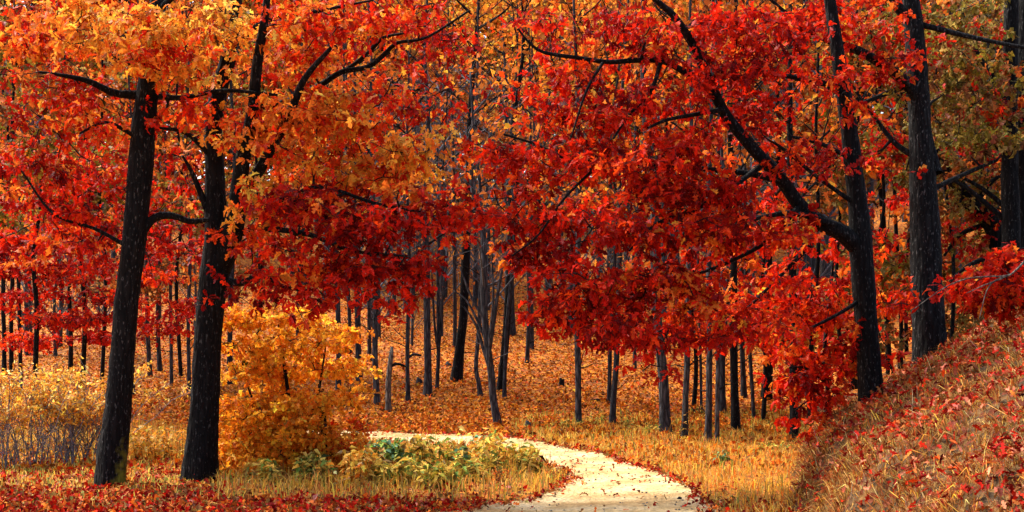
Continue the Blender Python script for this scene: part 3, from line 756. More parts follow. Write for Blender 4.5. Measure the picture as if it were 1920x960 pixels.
# --- shaded understory between the big trees on the right
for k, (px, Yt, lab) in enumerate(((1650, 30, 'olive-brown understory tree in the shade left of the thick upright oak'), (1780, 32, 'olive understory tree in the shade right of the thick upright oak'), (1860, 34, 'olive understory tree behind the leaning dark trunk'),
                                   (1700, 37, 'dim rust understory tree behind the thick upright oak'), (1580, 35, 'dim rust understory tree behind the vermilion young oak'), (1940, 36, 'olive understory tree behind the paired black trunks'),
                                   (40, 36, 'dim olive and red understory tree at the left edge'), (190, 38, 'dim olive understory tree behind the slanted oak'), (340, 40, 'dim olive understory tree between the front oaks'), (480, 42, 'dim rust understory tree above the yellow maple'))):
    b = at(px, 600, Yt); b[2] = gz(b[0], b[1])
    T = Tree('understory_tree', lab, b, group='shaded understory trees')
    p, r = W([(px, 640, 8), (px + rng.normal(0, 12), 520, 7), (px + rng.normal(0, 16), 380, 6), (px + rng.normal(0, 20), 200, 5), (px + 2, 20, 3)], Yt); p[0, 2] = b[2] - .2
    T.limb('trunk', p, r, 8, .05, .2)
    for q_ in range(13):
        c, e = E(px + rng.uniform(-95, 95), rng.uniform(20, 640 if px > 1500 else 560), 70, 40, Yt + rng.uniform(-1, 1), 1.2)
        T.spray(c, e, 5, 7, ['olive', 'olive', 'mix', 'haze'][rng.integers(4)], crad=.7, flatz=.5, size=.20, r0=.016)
    T.finish(kind='lobed', parts=0)

# --- bright yellow young maple beside the forked oak
YJ = 22.7
b = np.array([(560 - 960) / F * YJ, YJ, 0]); b[2] = gz(b[0], b[1])
T = Tree('young_maple', 'bushy young maple covered in bright amber-yellow leaves to the right of the forked oak', b, twig=M_TWIG)
for k, pts in enumerate(([(560, 880, 9), (548, 800, 8), (535, 700, 7), (520, 600, 4), (515, 540, 3)], [(565, 880, 8), (585, 800, 7), (600, 720, 5), (612, 640, 3)], [(556, 880, 7), (510, 820, 6), (470, 740, 4), (450, 660, 3)])):
    p, r = W(pts, YJ + np.linspace(0, rng.uniform(-.4, .4), len(pts))); p[0, 2] = b[2] - .1
    T.limb('stem', p, r, 7, .05, step=.12)
for px, py, rx, ry, cl, pal in ((500, 600, 80, 14, 9, 'bush'), (460, 650, 60, 16, 8, 'bush'), (560, 640, 70, 18, 9, 'bush'), (500, 700, 90, 16, 12, 'bush'), (600, 690, 50, 18, 7, 'bush'), (470, 760, 70, 20, 10, 'bush'), (560, 760, 70, 18, 9, 'bush'),
                                (630, 760, 40, 20, 5, 'bush'), (470, 820, 70, 20, 9, 'bush'), (560, 830, 80, 20, 10, 'bush'), (640, 820, 40, 18, 5, 'oran'), (440, 600, 40, 20, 4, 'bush'), (590, 600, 50, 20, 4, 'bush'), (500, 865, 70, 12, 6, 'bush'), (620, 870, 50, 12, 4, 'bush'), (450, 700, 40, 16, 4, 'bush'), (540, 800, 80, 16, 8, 'bush'), (430, 790, 30, 30, 5, 'bush'), (440, 860, 40, 14, 4, 'bush'), (640, 640, 30, 20, 3, 'bush'), (540, 730, 60, 12, 5, 'bush'), (470, 880, 60, 8, 4, 'bush'), (560, 885, 70, 8, 5, 'bush'), (640, 860, 40, 10, 4, 'bush'), (650, 700, 30, 20, 3, 'bush')):
    c, e = E(px, py, rx, ry, YJ + rng.uniform(-.5, .4), .8); T.spray(c, e + np.array([0, 0, .10]), max(2, int(cl * 1.3)), 9, pal, crad=.46, flatz=.22, size=.105, nl=(6, 9), droop=.25, r0=.012, conc=.5, face=.55)
T.finish(M_MAPLE, 'lobed', parts=300, wide=1.15)

# ------------------------------------------------------------------ trees on the hillside
def hill_tree(px, py, wpx, label, path=None, bark=None, h=11, leafy=1.0, pal='hill', fork=None, bare=False, top=None, name='hill_tree', group='slender trunks on the leaf-covered hillside', limbs=9):
    b = hit(px, py); Yt = b[1]; s = Yt / F
    T = Tree(name, label, b, group=group, bark=bark or M_BARKB, twig=M_TWIGG if bare else M_TWIG)
    pts = [(px, py, wpx * 1.05)] + [(q[0], q[1], wpx * (q[2] if len(q) > 2 else .9)) for q in (path or [])]
    P, R = W(pts, Yt)
    zt = top if top is not None else h
    last = P[-1]
    ex = []; er = []
    if top is None:
        dirx = (P[-1][0] - P[0][0]) / max(P[-1][2] - P[0][2], 1) if len(P) > 1 else rng.normal(0, .03)
        n = 4
        z0 = last[2]; z1 = max(b[2] + h, z0 + 2)
        for k in range(1, n + 1):
            f = k / n
            ex.append((last[0] + dirx * .6 * (z1 - z0) * f + rng.normal(0, .07), Yt + rng.normal(0, .08), z0 + (z1 - z0) * f)); er.append(R[-1] * (1 - .75 * f))
    P = np.vstack([P, ex]) if ex else P; R = np.concatenate([R, er])
    P[0, 2] -= .15
    nodes = T.limb('trunk', P, R, 9, .05, .55, .3, cap=True)
    if fork:
        for f in fork:
            p, r = W(f, Yt + np.linspace(0, rng.uniform(-.6, .6), len(f))); T.limb('limb', p, r, 6, .05, step=.3)
    if top is not None and not fork:
        return T
    H = P[-1][2] - b[2]
    ends = []
    for k in range(limbs):
        f = rng.uniform(.28 if bare else .36, .97)
        p0 = nodes[min(int(f * len(nodes)), len(nodes) - 1)]
        az = rng.uniform(0, 2 * math.pi); L = rng.uniform(.14, .26) * H * (1.15 - .6 * f)
        up = rng.uniform(.35, .9)
        d = np.array([math.cos(az), math.sin(az), up])
        m = np.linspace(0, 1, 5)[:, None]
        Q = p0 + d * L * m + np.array([0, 0, .25]) * L * m ** 2 + rng.normal(0, .05, (5, 3)) * m * L * .6
        rr = np.linspace(max(wpx * s * .16, .02), .008, 5)
        tube(T.tw, Q, rr, 4)
        T.push(Q[1:], rr[1:])
        for tw in range(7 if bare else 5):
            q0 = Q[rng.integers(1, 5)]
            dd = unit(unit(d) * .5 + rng.normal(0, .6, 3) + np.array([0, 0, .15])) * rng.uniform(.4, 1.0) * L * .5
            qq = q0 + dd * np.linspace(0, 1, 3)[:, None] + np.array([[0, 0, 0], rng.normal(0, .03, 3), [0, 0, 0]])
            tube(T.tw, qq, np.array([.009, .007, .004]) * (1.2 if bare else 1), 3)
            ends.append(qq[-1])
            if bare:
                for _ in range(3):
                    d3 = unit(unit(dd) + rng.normal(0, .55, 3)) * rng.uniform(.2, .45)
                    q3 = qq[1] + (qq[2] - qq[1]) * rng.random()
                    tube(T.tw, np.array([q3, q3 + d3]), [.006, .003], 3)
    for k in range(4):
        p0 = nodes[int(rng.uniform(.08, .36) * len(nodes))]
        az = rng.uniform(0, 6.283); L = rng.uniform(.3, .9)
        Q = p0 + np.array([math.cos(az), math.sin(az) * .6, rng.uniform(.1, .7)]) * L * np.linspace(0, 1, 4)[:, None] + rng.normal(0, .03, (4, 3))
        Q[0] = p0
        tube(T.tw, Q, np.linspace(.016, .005, 4), 4)
    n = int(len(ends) * leafy)
    if n:
        for p in np.array(ends)[rng.permutation(len(ends))[:n]]:
            k = rng.integers(10, 18)
            c = p + rng.normal(0, .28, (k, 3)) * np.array([1, 1, .6])
            D = unit(rng.normal(size=(k, 3)) + np.array([0, 0, -.3])); Nn = np.array([0, -.3, .7]) + rng.normal(0, .5, (k, 3))
            T.lp.append(c); T.ld.append(D); T.ln.append(Nn); T.ll.append(rng.uniform(.12, .22, k)); T.lc.append(jitter(pick(pal, k)))
    T.finish(M_FAR, 'plain', parts=0)
    return T

HT = [
    (673, 716, 12, 'straight dark tree with a swollen foot just right of the yellow maple', dict(path=[(671, 620), (669, 520)], leafy=.7)),
    (693, 679, 8, 'thin tree behind the gap between the swollen-foot tree and the grey pole', dict(path=[(692, 600)], leafy=.5)),
    (708, 759, 12, 'grey pole-like trunk left of the pale broken snag', dict(path=[(704, 700), (703, 640)], bark=M_BARKG, leafy=.6)),
    (728, 772, 10, 'pale patchy snag with a broken top', dict(path=[(728, 720, 1.1), (733, 670, 1.0), (735, 650, .5)], bark=M_PALEB, top=1, name='broken_snag')),
    (765, 755, 9, 'thin dark pole with one snapped side branch', dict(path=[(764, 700), (764, 652)], leafy=.2, limbs=6)),
    (802, 742, 15, 'stout grey trunk with spreading roots in the middle of the hillside', dict(path=[(802, 690), (801, 620), (800, 520)], bark=M_BARKG, leafy=.5)),
    (819, 731, 8, 'slim tree forked like a Y beside the stout grey trunk', dict(path=[(821, 690), (822, 655)], fork=[[(822, 660, 6), (816, 620, 5), (812, 560, 4), (808, 480, 2)], [(822, 660, 6), (827, 610, 5), (832, 540, 4), (840, 470, 2)]], leafy=.4)),
    (855, 714, 19, 'thick black tree with flared foot leaning slightly right, mid hillside', dict(path=[(862, 650), (869, 590), (873, 480)], bark=M_BARK, leafy=.4)),
    (902, 742, 9, 'crooked thin tree left of the many-branched bare tree', dict(path=[(897, 715), (892, 690), (896, 640), (900, 570)], bark=M_BARKG, leafy=.3)),
    (936, 794, 15, 'leaning bare grey tree with a fan of thin branches, lowest on the central slope', dict(path=[(925, 750), (921, 700), (915, 655), (909, 600), (907, 540)], bark=M_BARKG, bare=True, leafy=.25, h=8, limbs=16,
        fork=[[(916, 660, 10), (925, 610, 8), (935, 540, 6), (950, 470, 3)], [(918, 690, 9), (905, 650, 7), (893, 610, 5), (870, 575, 3)], [(912, 640, 7), (890, 590, 5), (872, 560, 3), (850, 545, 2)], [(920, 700, 8), (918, 640, 6), (925, 560, 5), (922, 470, 3)], [(909, 600, 6), (885, 560, 5), (862, 500, 3)]])),
    (938, 734, 16, 'black tree slanting right behind the leaning bare grey tree', dict(path=[(944, 680), (950, 610), (955, 520)], bark=M_BARK, leafy=.4)),
    (945, 750, 8, 'thin straight sapling touching the black slanting tree', dict(path=[(947, 690), (950, 610)], leafy=.4)),
    (988, 681, 8, 'thin trunk in front of the upper pair right of the black slanting tree', dict(path=[(990, 630), (992, 560)], leafy=.4)),
    (997, 655, 10, 'upper trunk of the pair right of the black slanting tree', dict(path=[(996, 600), (995, 520)], leafy=.4)),
    (962, 629, 13, 'dark trunk high on the slope directly above the black slanting tree', dict(path=[(959, 580), (957, 500)], leafy=.4)),
    (853, 652, 8, 'thin trunk high on the slope behind the thick black flared tree', dict(path=[(853, 590), (852, 500)], leafy=.4)),
    (656, 663, 8, 'thin trunk high on the slope at the edge of the yellow maple', dict(path=[(655, 590)], leafy=.5)),
    (633, 754, 11, 'dark trunk half hidden by the right side of the yellow maple', dict(path=[(635, 690), (634, 600)], leafy=.6)),
    (1085, 798, 13, 'lone straight grey trunk at the far roadside beside the small black stump', dict(path=[(1084, 730), (1083, 650), (1082, 560)], bark=M_BARKG, leafy=.7)),
    (1142, 758, 9, 'thin trunk behind the leafy-stemmed trunk, right of the lone straight one', dict(path=[(1143, 700), (1144, 640)], leafy=.6)),
    (1148, 798, 12, 'dark trunk leaning right with small leaves on its stem, right of the lone straight one', dict(path=[(1150, 750), (1155, 690), (1157, 640)], leafy=.8)),
    (1249, 817, 21, 'thickest roadside trunk, leaning left under the red boughs', dict(path=[(1246, 770), (1243, 700), (1236, 640), (1230, 560)], bark=M_BARKG, leafy=.7)),
    (1283, 825, 13, 'trunk with dry grass at its foot next to the thickest roadside trunk', dict(path=[(1285, 760), (1288, 690), (1290, 600)], bark=M_BARKG, leafy=.7)),
    (1327, 832, 13, 'left one of two close-set roadside trunks', dict(path=[(1329, 760), (1330, 680), (1330, 590)], bark=M_BARKG, leafy=.7)),
    (1344, 834, 9, 'right, thinner and paler one of two close-set roadside trunks', dict(path=[(1345, 760), (1346, 680), (1347, 600)], bark=M_BARKG, leafy=.5)),
    (1355, 775, 12, 'dark trunk standing behind the two close-set roadside trunks', dict(path=[(1355, 720), (1356, 640)], leafy=.6)),
    (1379, 811, 17, 'dark thick trunk just right of the two close-set roadside trunks', dict(path=[(1378, 750), (1376, 680), (1375, 600)], bark=M_BARK, leafy=.7)),
    (1315, 772, 6, 'very thin trunk seen between the grass-footed and the close-set trunks', dict(path=[(1314, 700)], leafy=.5)),
    (1395, 745, 11, 'dark trunk up the slope just behind the dark thick roadside trunk', dict(path=[(1393, 690), (1391, 620)], leafy=.6)),
    (1414, 788, 8, 'slim trunk tilting left between the dark thick one and the shaded stout one', dict(path=[(1411, 740), (1407, 680), (1404, 620)], leafy=.6)),
    (1437, 748, 19, 'stout black trunk in the shade up the slope on the right', dict(path=[(1440, 700), (1442, 640)], bark=M_BARK, leafy=.6)),
    (1490, 828, 18, 'black trunk partly covered by hanging vermilion leaves near the bank', dict(path=[(1489, 770), (1488, 700), (1489, 620)], bark=M_BARK, leafy=.5)),
    (1519, 794, 11, 'dark thin trunk right behind the hanging vermilion leaves', dict(path=[(1519, 730), (1521, 650)], bark=M_BARK, leafy=.5)),
    (1190, 691, 8, 'small trunk high on the slope above the leafy-stemmed trunk', dict(path=[(1190, 640)], leafy=.5)),
    (1600, 730, 14, 'dark trunk seen just left of the bowed oak', dict(path=[(1602, 660), (1603, 560)], bark=M_BARK, leafy=.4)),
    (1668, 700, 12, 'dark trunk seen between the bowed oak and the thick upright oak', dict(path=[(1664, 620), (1660, 520), (1655, 400)], bark=M_BARK, leafy=.4)),
    (1688, 690, 9, 'second, thinner trunk between the bowed oak and the thick upright oak', dict(path=[(1690, 620), (1685, 520)], bark=M_BARK, leafy=.4)),
    (282, 706, 9, 'left one of three slim trunks seen between the two front oaks', dict(path=[(279, 660), (276, 600)], leafy=.6)),
    (300, 696, 9, 'middle one of three slim trunks seen between the two front oaks', dict(path=[(297, 640), (296, 580)], leafy=.6)),
    (322, 723, 7, 'right, thinnest one of three slim trunks seen between the two front oaks', dict(path=[(321, 660), (320, 590)], leafy=.6)),
    (249, 741, 8, 'thin trunk hugging the right side of the slanted mossy oak', dict(path=[(249, 690), (247, 620)], leafy=.5)),
    (355, 743, 8, 'thin trunk hugging the left side of the forked oak', dict(path=[(354, 690), (353, 600)], leafy=.5)),
    (8, 703, 9, 'dark trunk at the very left edge above the grey-stemmed shrubs', dict(path=[(8, 640), (6, 560)], bark=M_BARK, leafy=.5)),
    (22, 701, 9, 'second dark trunk from the left edge above the grey-stemmed shrubs', dict(path=[(21, 640), (22, 560)], bark=M_BARK, leafy=.5)),
    (132, 699, 9, 'dark trunk above the yellow tops of the grey-stemmed shrubs', dict(path=[(133, 640), (130, 560)], bark=M_BARK, leafy=.5)),
    (430, 720, 11, 'trunk hidden among the yellow maple near the forked oak', dict(path=[(431, 640), (434, 520)], leafy=.8)),
    (560, 700, 12, 'trunk behind the middle of the yellow maple, its top in the red boughs', dict(path=[(560, 620), (563, 500)], leafy=.8)),
]
for px, py, wp, lab, kw in HT:
    T = hill_tree(px, py, wp, lab, **kw)
    if 'snapped side branch' in lab:
        Yt = T.base[1]
        p, r = W([(764, 672, 5), (776, 664, 5), (790, 667, 4)], Yt); T.limb('broken_branch', p, r, 6, .05, cap=True)
    if 'broken top' in lab:
        Yt = T.base[1]
        p, r = W([(730, 690, 5), (742, 682, 6), (756, 685, 5), (762, 688, 3)], Yt); T.limb('broken_branch', p, r, 6, .05, cap=True, mat=M_BARK)

# dead dark stub inside the yellow maple
b = hit(607, 808)
T = Tree('dead_stub', 'short dark dead trunk with a split top in front of the yellow maple', np.array([(607 - 960) / F * 22.6, 22.6, gz((607 - 960) / F * 22.6, 22.6)]))
p, r = W([(608, 893, 14), (608, 840, 13), (607, 800, 13), (603, 775, 12), (598, 758, 5)], 22.6); p[0, 2] = T.base[2] - .1
T.limb('trunk', p, r, 9, .12, .3, .1, cap=True)
p, r = W([(607, 795, 7), (612, 770, 6), (611, 752, 3)], 22.6); T.limb('limb', p, r, 7, .1, step=.08, cap=True)

# ------------------------------------------------------------------ far wood
protos = []
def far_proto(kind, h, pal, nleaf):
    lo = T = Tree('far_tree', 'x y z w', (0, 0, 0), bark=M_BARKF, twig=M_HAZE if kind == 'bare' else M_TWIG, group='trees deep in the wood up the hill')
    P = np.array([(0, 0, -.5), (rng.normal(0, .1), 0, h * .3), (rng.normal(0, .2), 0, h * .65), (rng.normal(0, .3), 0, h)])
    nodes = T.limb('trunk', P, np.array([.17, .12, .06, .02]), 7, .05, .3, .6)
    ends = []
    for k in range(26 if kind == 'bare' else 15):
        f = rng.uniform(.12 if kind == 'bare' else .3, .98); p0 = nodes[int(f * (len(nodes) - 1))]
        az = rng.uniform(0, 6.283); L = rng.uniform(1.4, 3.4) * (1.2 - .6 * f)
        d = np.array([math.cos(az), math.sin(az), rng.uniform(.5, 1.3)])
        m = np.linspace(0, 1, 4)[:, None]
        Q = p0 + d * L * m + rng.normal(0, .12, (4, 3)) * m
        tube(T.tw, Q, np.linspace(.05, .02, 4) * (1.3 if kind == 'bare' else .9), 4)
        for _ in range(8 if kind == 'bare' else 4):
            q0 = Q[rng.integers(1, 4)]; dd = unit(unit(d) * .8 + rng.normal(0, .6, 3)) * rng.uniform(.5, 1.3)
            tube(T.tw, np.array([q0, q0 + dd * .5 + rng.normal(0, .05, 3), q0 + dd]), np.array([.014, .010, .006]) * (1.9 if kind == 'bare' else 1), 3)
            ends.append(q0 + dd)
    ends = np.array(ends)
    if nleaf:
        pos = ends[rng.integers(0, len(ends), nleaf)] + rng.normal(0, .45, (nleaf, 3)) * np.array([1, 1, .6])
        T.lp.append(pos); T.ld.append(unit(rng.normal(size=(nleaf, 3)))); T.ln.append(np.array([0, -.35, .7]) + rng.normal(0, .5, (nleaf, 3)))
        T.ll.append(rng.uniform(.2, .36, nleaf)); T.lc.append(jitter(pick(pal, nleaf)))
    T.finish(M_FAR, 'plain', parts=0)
    return T.root
def copy_tree(o):
    c = o.copy(); COL.objects.link(c)
    for ch in o.children:
        k = ch.copy(); COL.objects.link(k); k.parent = c
    return c
PK = [('bare', 15, 'haze', 160, 'bare grey tree with thin twigs deep in the wood up the hill', 'bare grey trees deep in the wood'),
      ('leafy', 17, 'hill', 2600, 'rust-orange leafed tree deep in the wood up the hill', 'orange trees deep in the wood'),
      ('leafy', 16, 'olive', 2600, 'olive-brown leafed tree deep in the wood up the hill', 'olive trees deep in the wood'),
      ('leafy', 17, 'gold', 2600, 'golden-yellow leafed tree deep in the wood up the hill', 'golden trees deep in the wood'),
      ('leafy', 15, 'redor', 2400, 'red-orange leafed tree deep in the wood up the hill', 'red-orange trees deep in the wood')]
protos = [far_proto(*q_[:4]) for q_ in PK]
used = set()
FAR = []
LAND = [(100, 'the left-edge shrubs'), (320, 'the gap between the front oaks'), (540, 'the yellow maple'), (665, 'the swollen-foot tree'), (730, 'the pale snag'), (800, 'the stout grey trunk'), (860, 'the thick black flared tree'),
        (936, 'the leaning bare tree'), (997, 'the upper trunk pair'), (1085, 'the lone straight trunk'), (1150, 'the leafy-stemmed trunk'), (1249, 'the thickest roadside trunk'), (1336, 'the close-set trunks'),
        (1437, 'the stout shaded trunk'), (1545, 'the vermilion young oak'), (1630, 'the bowed oak'), (1740, 'the thick upright oak'), (1890, 'the paired black trunks')]
def place_far(k, px, Y, sc=1.0):
    o = protos[k] if k not in used else copy_tree(protos[k])
    used.add(k)
    X = (px - 960) / F * Y
    o.location = (X, Y, float(gz(X, Y)) - .05)
    o.rotation_euler = (0, 0, rng.uniform(0, 6.28))
    s = rng.uniform(.8, 1.2) * sc; o.scale = (s, s, s * rng.uniform(.9, 1.15))
    o['group'] = PK[k][5]
    lm = min(range(len(LAND)), key=lambda q_: abs(LAND[q_][0] - px))
    FAR.append((k, lm, Y, o))
for k in range(46):      # bare grey thicket in the middle
    place_far(0, rng.uniform(640, 1080), rng.uniform(46, 80), rng.uniform(.38, .62))
for k in range(9):
    place_far(0, rng.uniform(-20, 420), rng.uniform(41, 58), rng.uniform(.32, .5))
for k in range(14):
    place_far(0, rng.uniform(1120, 1560), rng.uniform(44, 60), rng.uniform(.32, .5))
for k in range(8):
    place_far(0, rng.uniform(1300, 1960), rng.uniform(46, 70))
for k in range(120):
    px = rng.uniform(-40, 1960); Y = rng.uniform(50, 104)
    if 640 < px < 1080 and Y < 82: continue
    if px < 470 and Y < 72: continue
    if px > 1500: kk = rng.choice([1, 2, 2, 2])
    elif px < 300: kk = rng.choice([1, 2, 4, 4])
    else: kk = rng.choice([1, 1, 2, 3, 3, 4])
    place_far(int(kk), px, Y)
for px, Y, kk in ((1080, 56, 3), (1030, 62, 3), (1160, 60, 2), (1260, 50, 3), (700, 60, 3), (900, 84, 3), (960, 88, 3), (1010, 92, 3), (840, 90, 3), (930, 98, 3), (1050, 84, 3), (780, 86, 1), (1100, 90, 3)):
    place_far(kk, px, Y)

KN = ['bare grey', 'rust-orange', 'olive-brown', 'golden', 'red-orange']
ORD = ['nearest', 'second nearest', 'third nearest', 'fourth nearest', 'fifth nearest', 'sixth nearest', 'seventh nearest', 'eighth nearest', 'ninth nearest', 'tenth nearest', 'eleventh nearest', 'twelfth nearest', 'thirteenth nearest', 'fourteenth nearest', 'fifteenth nearest', 'sixteenth nearest', 'seventeenth nearest', 'farthest']
for k in range(len(PK)):
    for lm in range(len(LAND)):
        g_ = sorted([q_ for q_ in FAR if q_[0] == k and q_[1] == lm], key=lambda q_: q_[2])
        for m_, q_ in enumerate(g_):
            q_[3]['label'] = (ORD[min(m_, 17)] + ' ' if len(g_) > 1 else 'single ') + KN[k] + ' tree of the deep wood behind ' + LAND[lm][1]

# far wood on the ridge, one mass
n = 85000
X = rng.uniform(-75, 75, n); Y = rng.uniform(100, 122, n)
Z = gz(X, Y) + rng.uniform(0, 1, n) ** .8 * (29 + 4 * nz(X * .3, Y * .3))
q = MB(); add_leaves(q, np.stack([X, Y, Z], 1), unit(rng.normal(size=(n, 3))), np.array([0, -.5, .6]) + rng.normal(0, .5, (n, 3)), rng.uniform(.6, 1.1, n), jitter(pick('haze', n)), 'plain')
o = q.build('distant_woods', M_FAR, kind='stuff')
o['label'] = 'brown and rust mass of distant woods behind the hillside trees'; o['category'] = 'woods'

# ------------------------------------------------------------------ fallen leaves
def litter(name, label, X, Y, pal, size, kind, parts=0, lift=.012, tilt=.45, mask=None, stack=.035):
    k = ~on_road(X, Y) if mask is None else mask
    X, Y = X[k], Y[k]; n = len(X)
    e = .06
    Nn = np.stack([-(gz(X + e, Y) - gz(X - e, Y)) / (2 * e), -(gz(X, Y + e) - gz(X, Y - e)) / (2 * e), np.ones(n)], 1)
    Nn = unit(Nn) + rng.normal(0, tilt, (n, 3))
    P = np.stack([X, Y, gz(X, Y) + lift + rng.random(n) * stack], 1)
    D = rng.normal(size=(n, 3)); L = size * rng.uniform(.7, 1.25, n)
    C = jitter(pick(pal, n), .25)
    keep = np.ones(n, bool)
    root = None
    if parts:
        px, py = proj(P); ok = np.nonzero((px > 0) & (px < 1920) & (py < 960))[0]
        f = ok[np.argsort(Y[ok])][:parts * 4]; f = rng.permutation(f)[:parts]; keep[f] = False
    q = MB(); add_leaves(q, P[keep], D[keep], Nn[keep], L[keep], C[keep], kind)
    root = q.build(name, M_LIT, kind='stuff')
    root['label'] = label; root['category'] = 'leaf litter'
    if parts: leaf_objects(root, P[f], D[f], Nn[f], L[f] * 1.05, C[f], M_LIT, 'oak')
    return root

n = 46000
X = rng.uniform(-9.5, 4.5, n); Y = 17 + 7.5 * rng.random(n) ** 1.6
dens = np.where(X < .2, 1, .2) * np.where(Y > 20.6, .4, 1) * np.where((960 + F * X / Y > 420) & (Y > 19.0), .12, 1)
k = (rng.random(n) < dens) & (bank_d(X, Y) < .05) & ~on_road(X, Y)
litter('fallen_leaves', 'deep red fallen leaves carpeting the ground around the two front oaks', X, Y, 'litred', .105, 'lobed', 220, mask=k)
n = 105000
Y = 29.5 + 42 * rng.random(n) ** 1.5; X = (rng.uniform(-80, 1750, n) - 960) / F * Y
litter('fallen_leaves', 'orange-brown fallen leaves covering the hillside beyond the road', X, Y, 'litor', .105, 'plain', 0, tilt=.22, mask=~on_road(X, Y) & (bank_d(X, Y) < .3))
n = 9000
Y = rng.uniform(23, 31.5, n); X = rng.uniform(-11, 6, n)
litter('fallen_leaves', 'orange leaves scattered along the far bend of the road and meadow', X, Y, 'litor', .13, 'plain', 0, mask=~on_road(X, Y) & (bank_d(X, Y) < 0))
n = 21000
Y = 10.4 + 16 * rng.random(n) ** 1.15; X = foot(Y) + rng.uniform(0, 6, n) ** 1.0
litter('fallen_leaves', 'red and pinkish oak leaves strewn over the grassy bank', X, Y, 'litbank', .105, 'oak', 300, lift=.06, tilt=.8, stack=.10, mask=np.ones(n, bool) & (nz(X * 1.7, Y * 1.7, 9) + rng.normal(0, .6, n) > -.15))
# leaves gathered along the road edges and a few on the track
n = 4200
s = rng.integers(0, NR, n); sd_ = rng.random(n) < .5
e_ = np.where(sd_[:, None], e1[s], e2[s]); oth = np.where(sd_[:, None], e2[s], e1[s])
f = np.abs(rng.normal(0, .045, n))[:, None]
f[:420, 0] = rng.random(420)
PP = e_ + (oth - e_) * f + rng.normal(0, .04, (n, 2))
o = litter('fallen_leaves', 'leaves gathered along the edges of the sandy road', PP[:, 0], PP[:, 1], 'litred', .095, 'lobed', 0, lift=.022, mask=np.ones(n, bool))

# ------------------------------------------------------------------ grass
def grass(name, label, X, Y, pal, h0, h1, wid=.011, lean=.35, down=None, segs=2):
    n = len(X)
    P = np.stack([X, Y, gz(X, Y) - .02], 1)
    h = (rng.uniform(h0, h1, n) * np.clip(1 + .75 * nz(X * 2.6, Y * 2.6, h1 * 40), .45, 1.8))[:, None]
    az = rng.uniform(0, 6.283, n)
    ld = np.stack([np.cos(az), np.sin(az), np.zeros(n)], 1) * (np.abs(rng.normal(0, lean, n))[:, None])
    if down is not None: ld = ld + down
    side = np.stack([np.cos(az + 1.3), np.sin(az + 1.3) * .4, np.zeros(n)], 1) * wid * rng.uniform(.7, 1.3, (n, 1))
    up = np.array([0, 0, 1.0])
    m = P + h * (up * .62 + ld * .35)
    t = P + h * (up * (1 - .35 * np.clip(np.linalg.norm(ld, axis=1, keepdims=True), 0, 1.6)) + ld)
    V = np.stack([P - side, P + side, m + side * .8, m - side * .8, t], 1).reshape(-1, 3)
    tri = np.array([(0, 1, 2), (0, 2, 3), (3, 2, 4)])
    q = MB(); q.add(V, (np.arange(n)[:, None, None] * 5 + tri).reshape(-1, 3), np.repeat(jitter(pick(pal, n), .25), 5, 0))
    o = q.build(name, M_GRASS, kind='stuff')
    o['label'] = label; o['category'] = 'grass'
    return o
def filt(X, Y, m): return X[m], Y[m]

n = 34000
Y = rng.uniform(17.5, 30.5, n); X = rng.uniform(.5, 8, n)
m = ~on_road(X, Y) & (bank_d(X, Y) < .1) & (nz(X * 1.3, Y * 1.3, 2) + rng.normal(0, .5, n) > -.35)
xe = np.interp(Y, e2[::-1][:, 1][np.argsort(e2[::-1][:, 1])], e2[::-1][:, 0][np.argsort(e2[::-1][:, 1])])
m &= X > .8 + (24 - Y) * .1
grass('meadow_grass', 'golden dry grass between the road and the bank', *filt(X, Y, m), 'meadow', .06, .22, .008, .95)
n = 30000
Y = rng.uniform(18.3, 28.6, n); X = rng.uniform(-7.5, 1.6, n)
px = 960 + F * X / Y; py = HZ + F * CH / Y
m = ~on_road(X, Y) & (px > 405) & (px < 1075) & (rng.random(n) < np.clip((Y - 18.6) / 1.6, .06, 1)) & (nz(X * 1.6, Y * 1.6, 8) + rng.normal(0, .5, n) > -.5)
grass('verge_grass', 'straw-coloured grass inside the bend of the road', *filt(X, Y, m), 'verge', .07, .30, .008, .8)
n = 22000
Y = rng.uniform(18.2, 29, n); X = rng.uniform(-10.5, -3.6, n)
px = 960 + F * X / Y
m = ~on_road(X, Y) & (px < 430) & (rng.random(n) < np.clip((Y - 18.2) / 3.0, .15, 1)) & (nz(X * 1.5, Y * 1.5, 4) + rng.normal(0, .5, n) > -.3)
grass('verge_grass', 'yellowish grass around the feet of the two front oaks', *filt(X, Y, m), 'weed', .05, .17, .008, .6)
n = 80000
Y = 10.2 + 17 * rng.random(n) ** 1.2; dd = rng.random(n) ** 1.1 * 6.2 - .05; X = foot(Y) + dd
m = (nz(X * 1.9, Y * 1.9, 7) + .7 * nz(X * 6, Y * 6, 2) + rng.normal(0, .35, n) > -.4)
grass('bank_grass', 'long tangled straw grass hanging down the bank', *filt(X, Y, m), 'bankgr', .06, .20, .006, 1.7, np.array([-.25, -.2, 0]))
n = 3200
Y = rng.uniform(12, 23, n); X = foot(Y) + rng.uniform(-.02, .45, n)
grass('bank_grass', 'grass fringe overhanging the cut edge of the bank', X, Y, 'bankgr', .07, .22, .006, 1.3, np.array([-.8, -.3, 0]))
n = 320
Y = 11 + 13 * rng.random(n); X = foot(Y) + rng.uniform(.05, 4.5, n)
grass('dry_stalks', 'pale bent dry stalks sticking out of the grassy bank', X, Y, 'stalk', .18, .42, .0035, .8, np.array([-.3, -.2, 0]))
n = 1500
Y = rng.uniform(18, 29, n); X = rng.uniform(1.5, 6, n)
m = ~on_road(X, Y) & (bank_d(X, Y) < .1) & (nz(X * 1.7, Y * 1.7, 6) > .1)
grass('meadow_grass', 'taller greenish tufts in the golden meadow by the bank', *filt(X, Y, m), 'tuft', .15, .34, .009, .6)
n = 7000
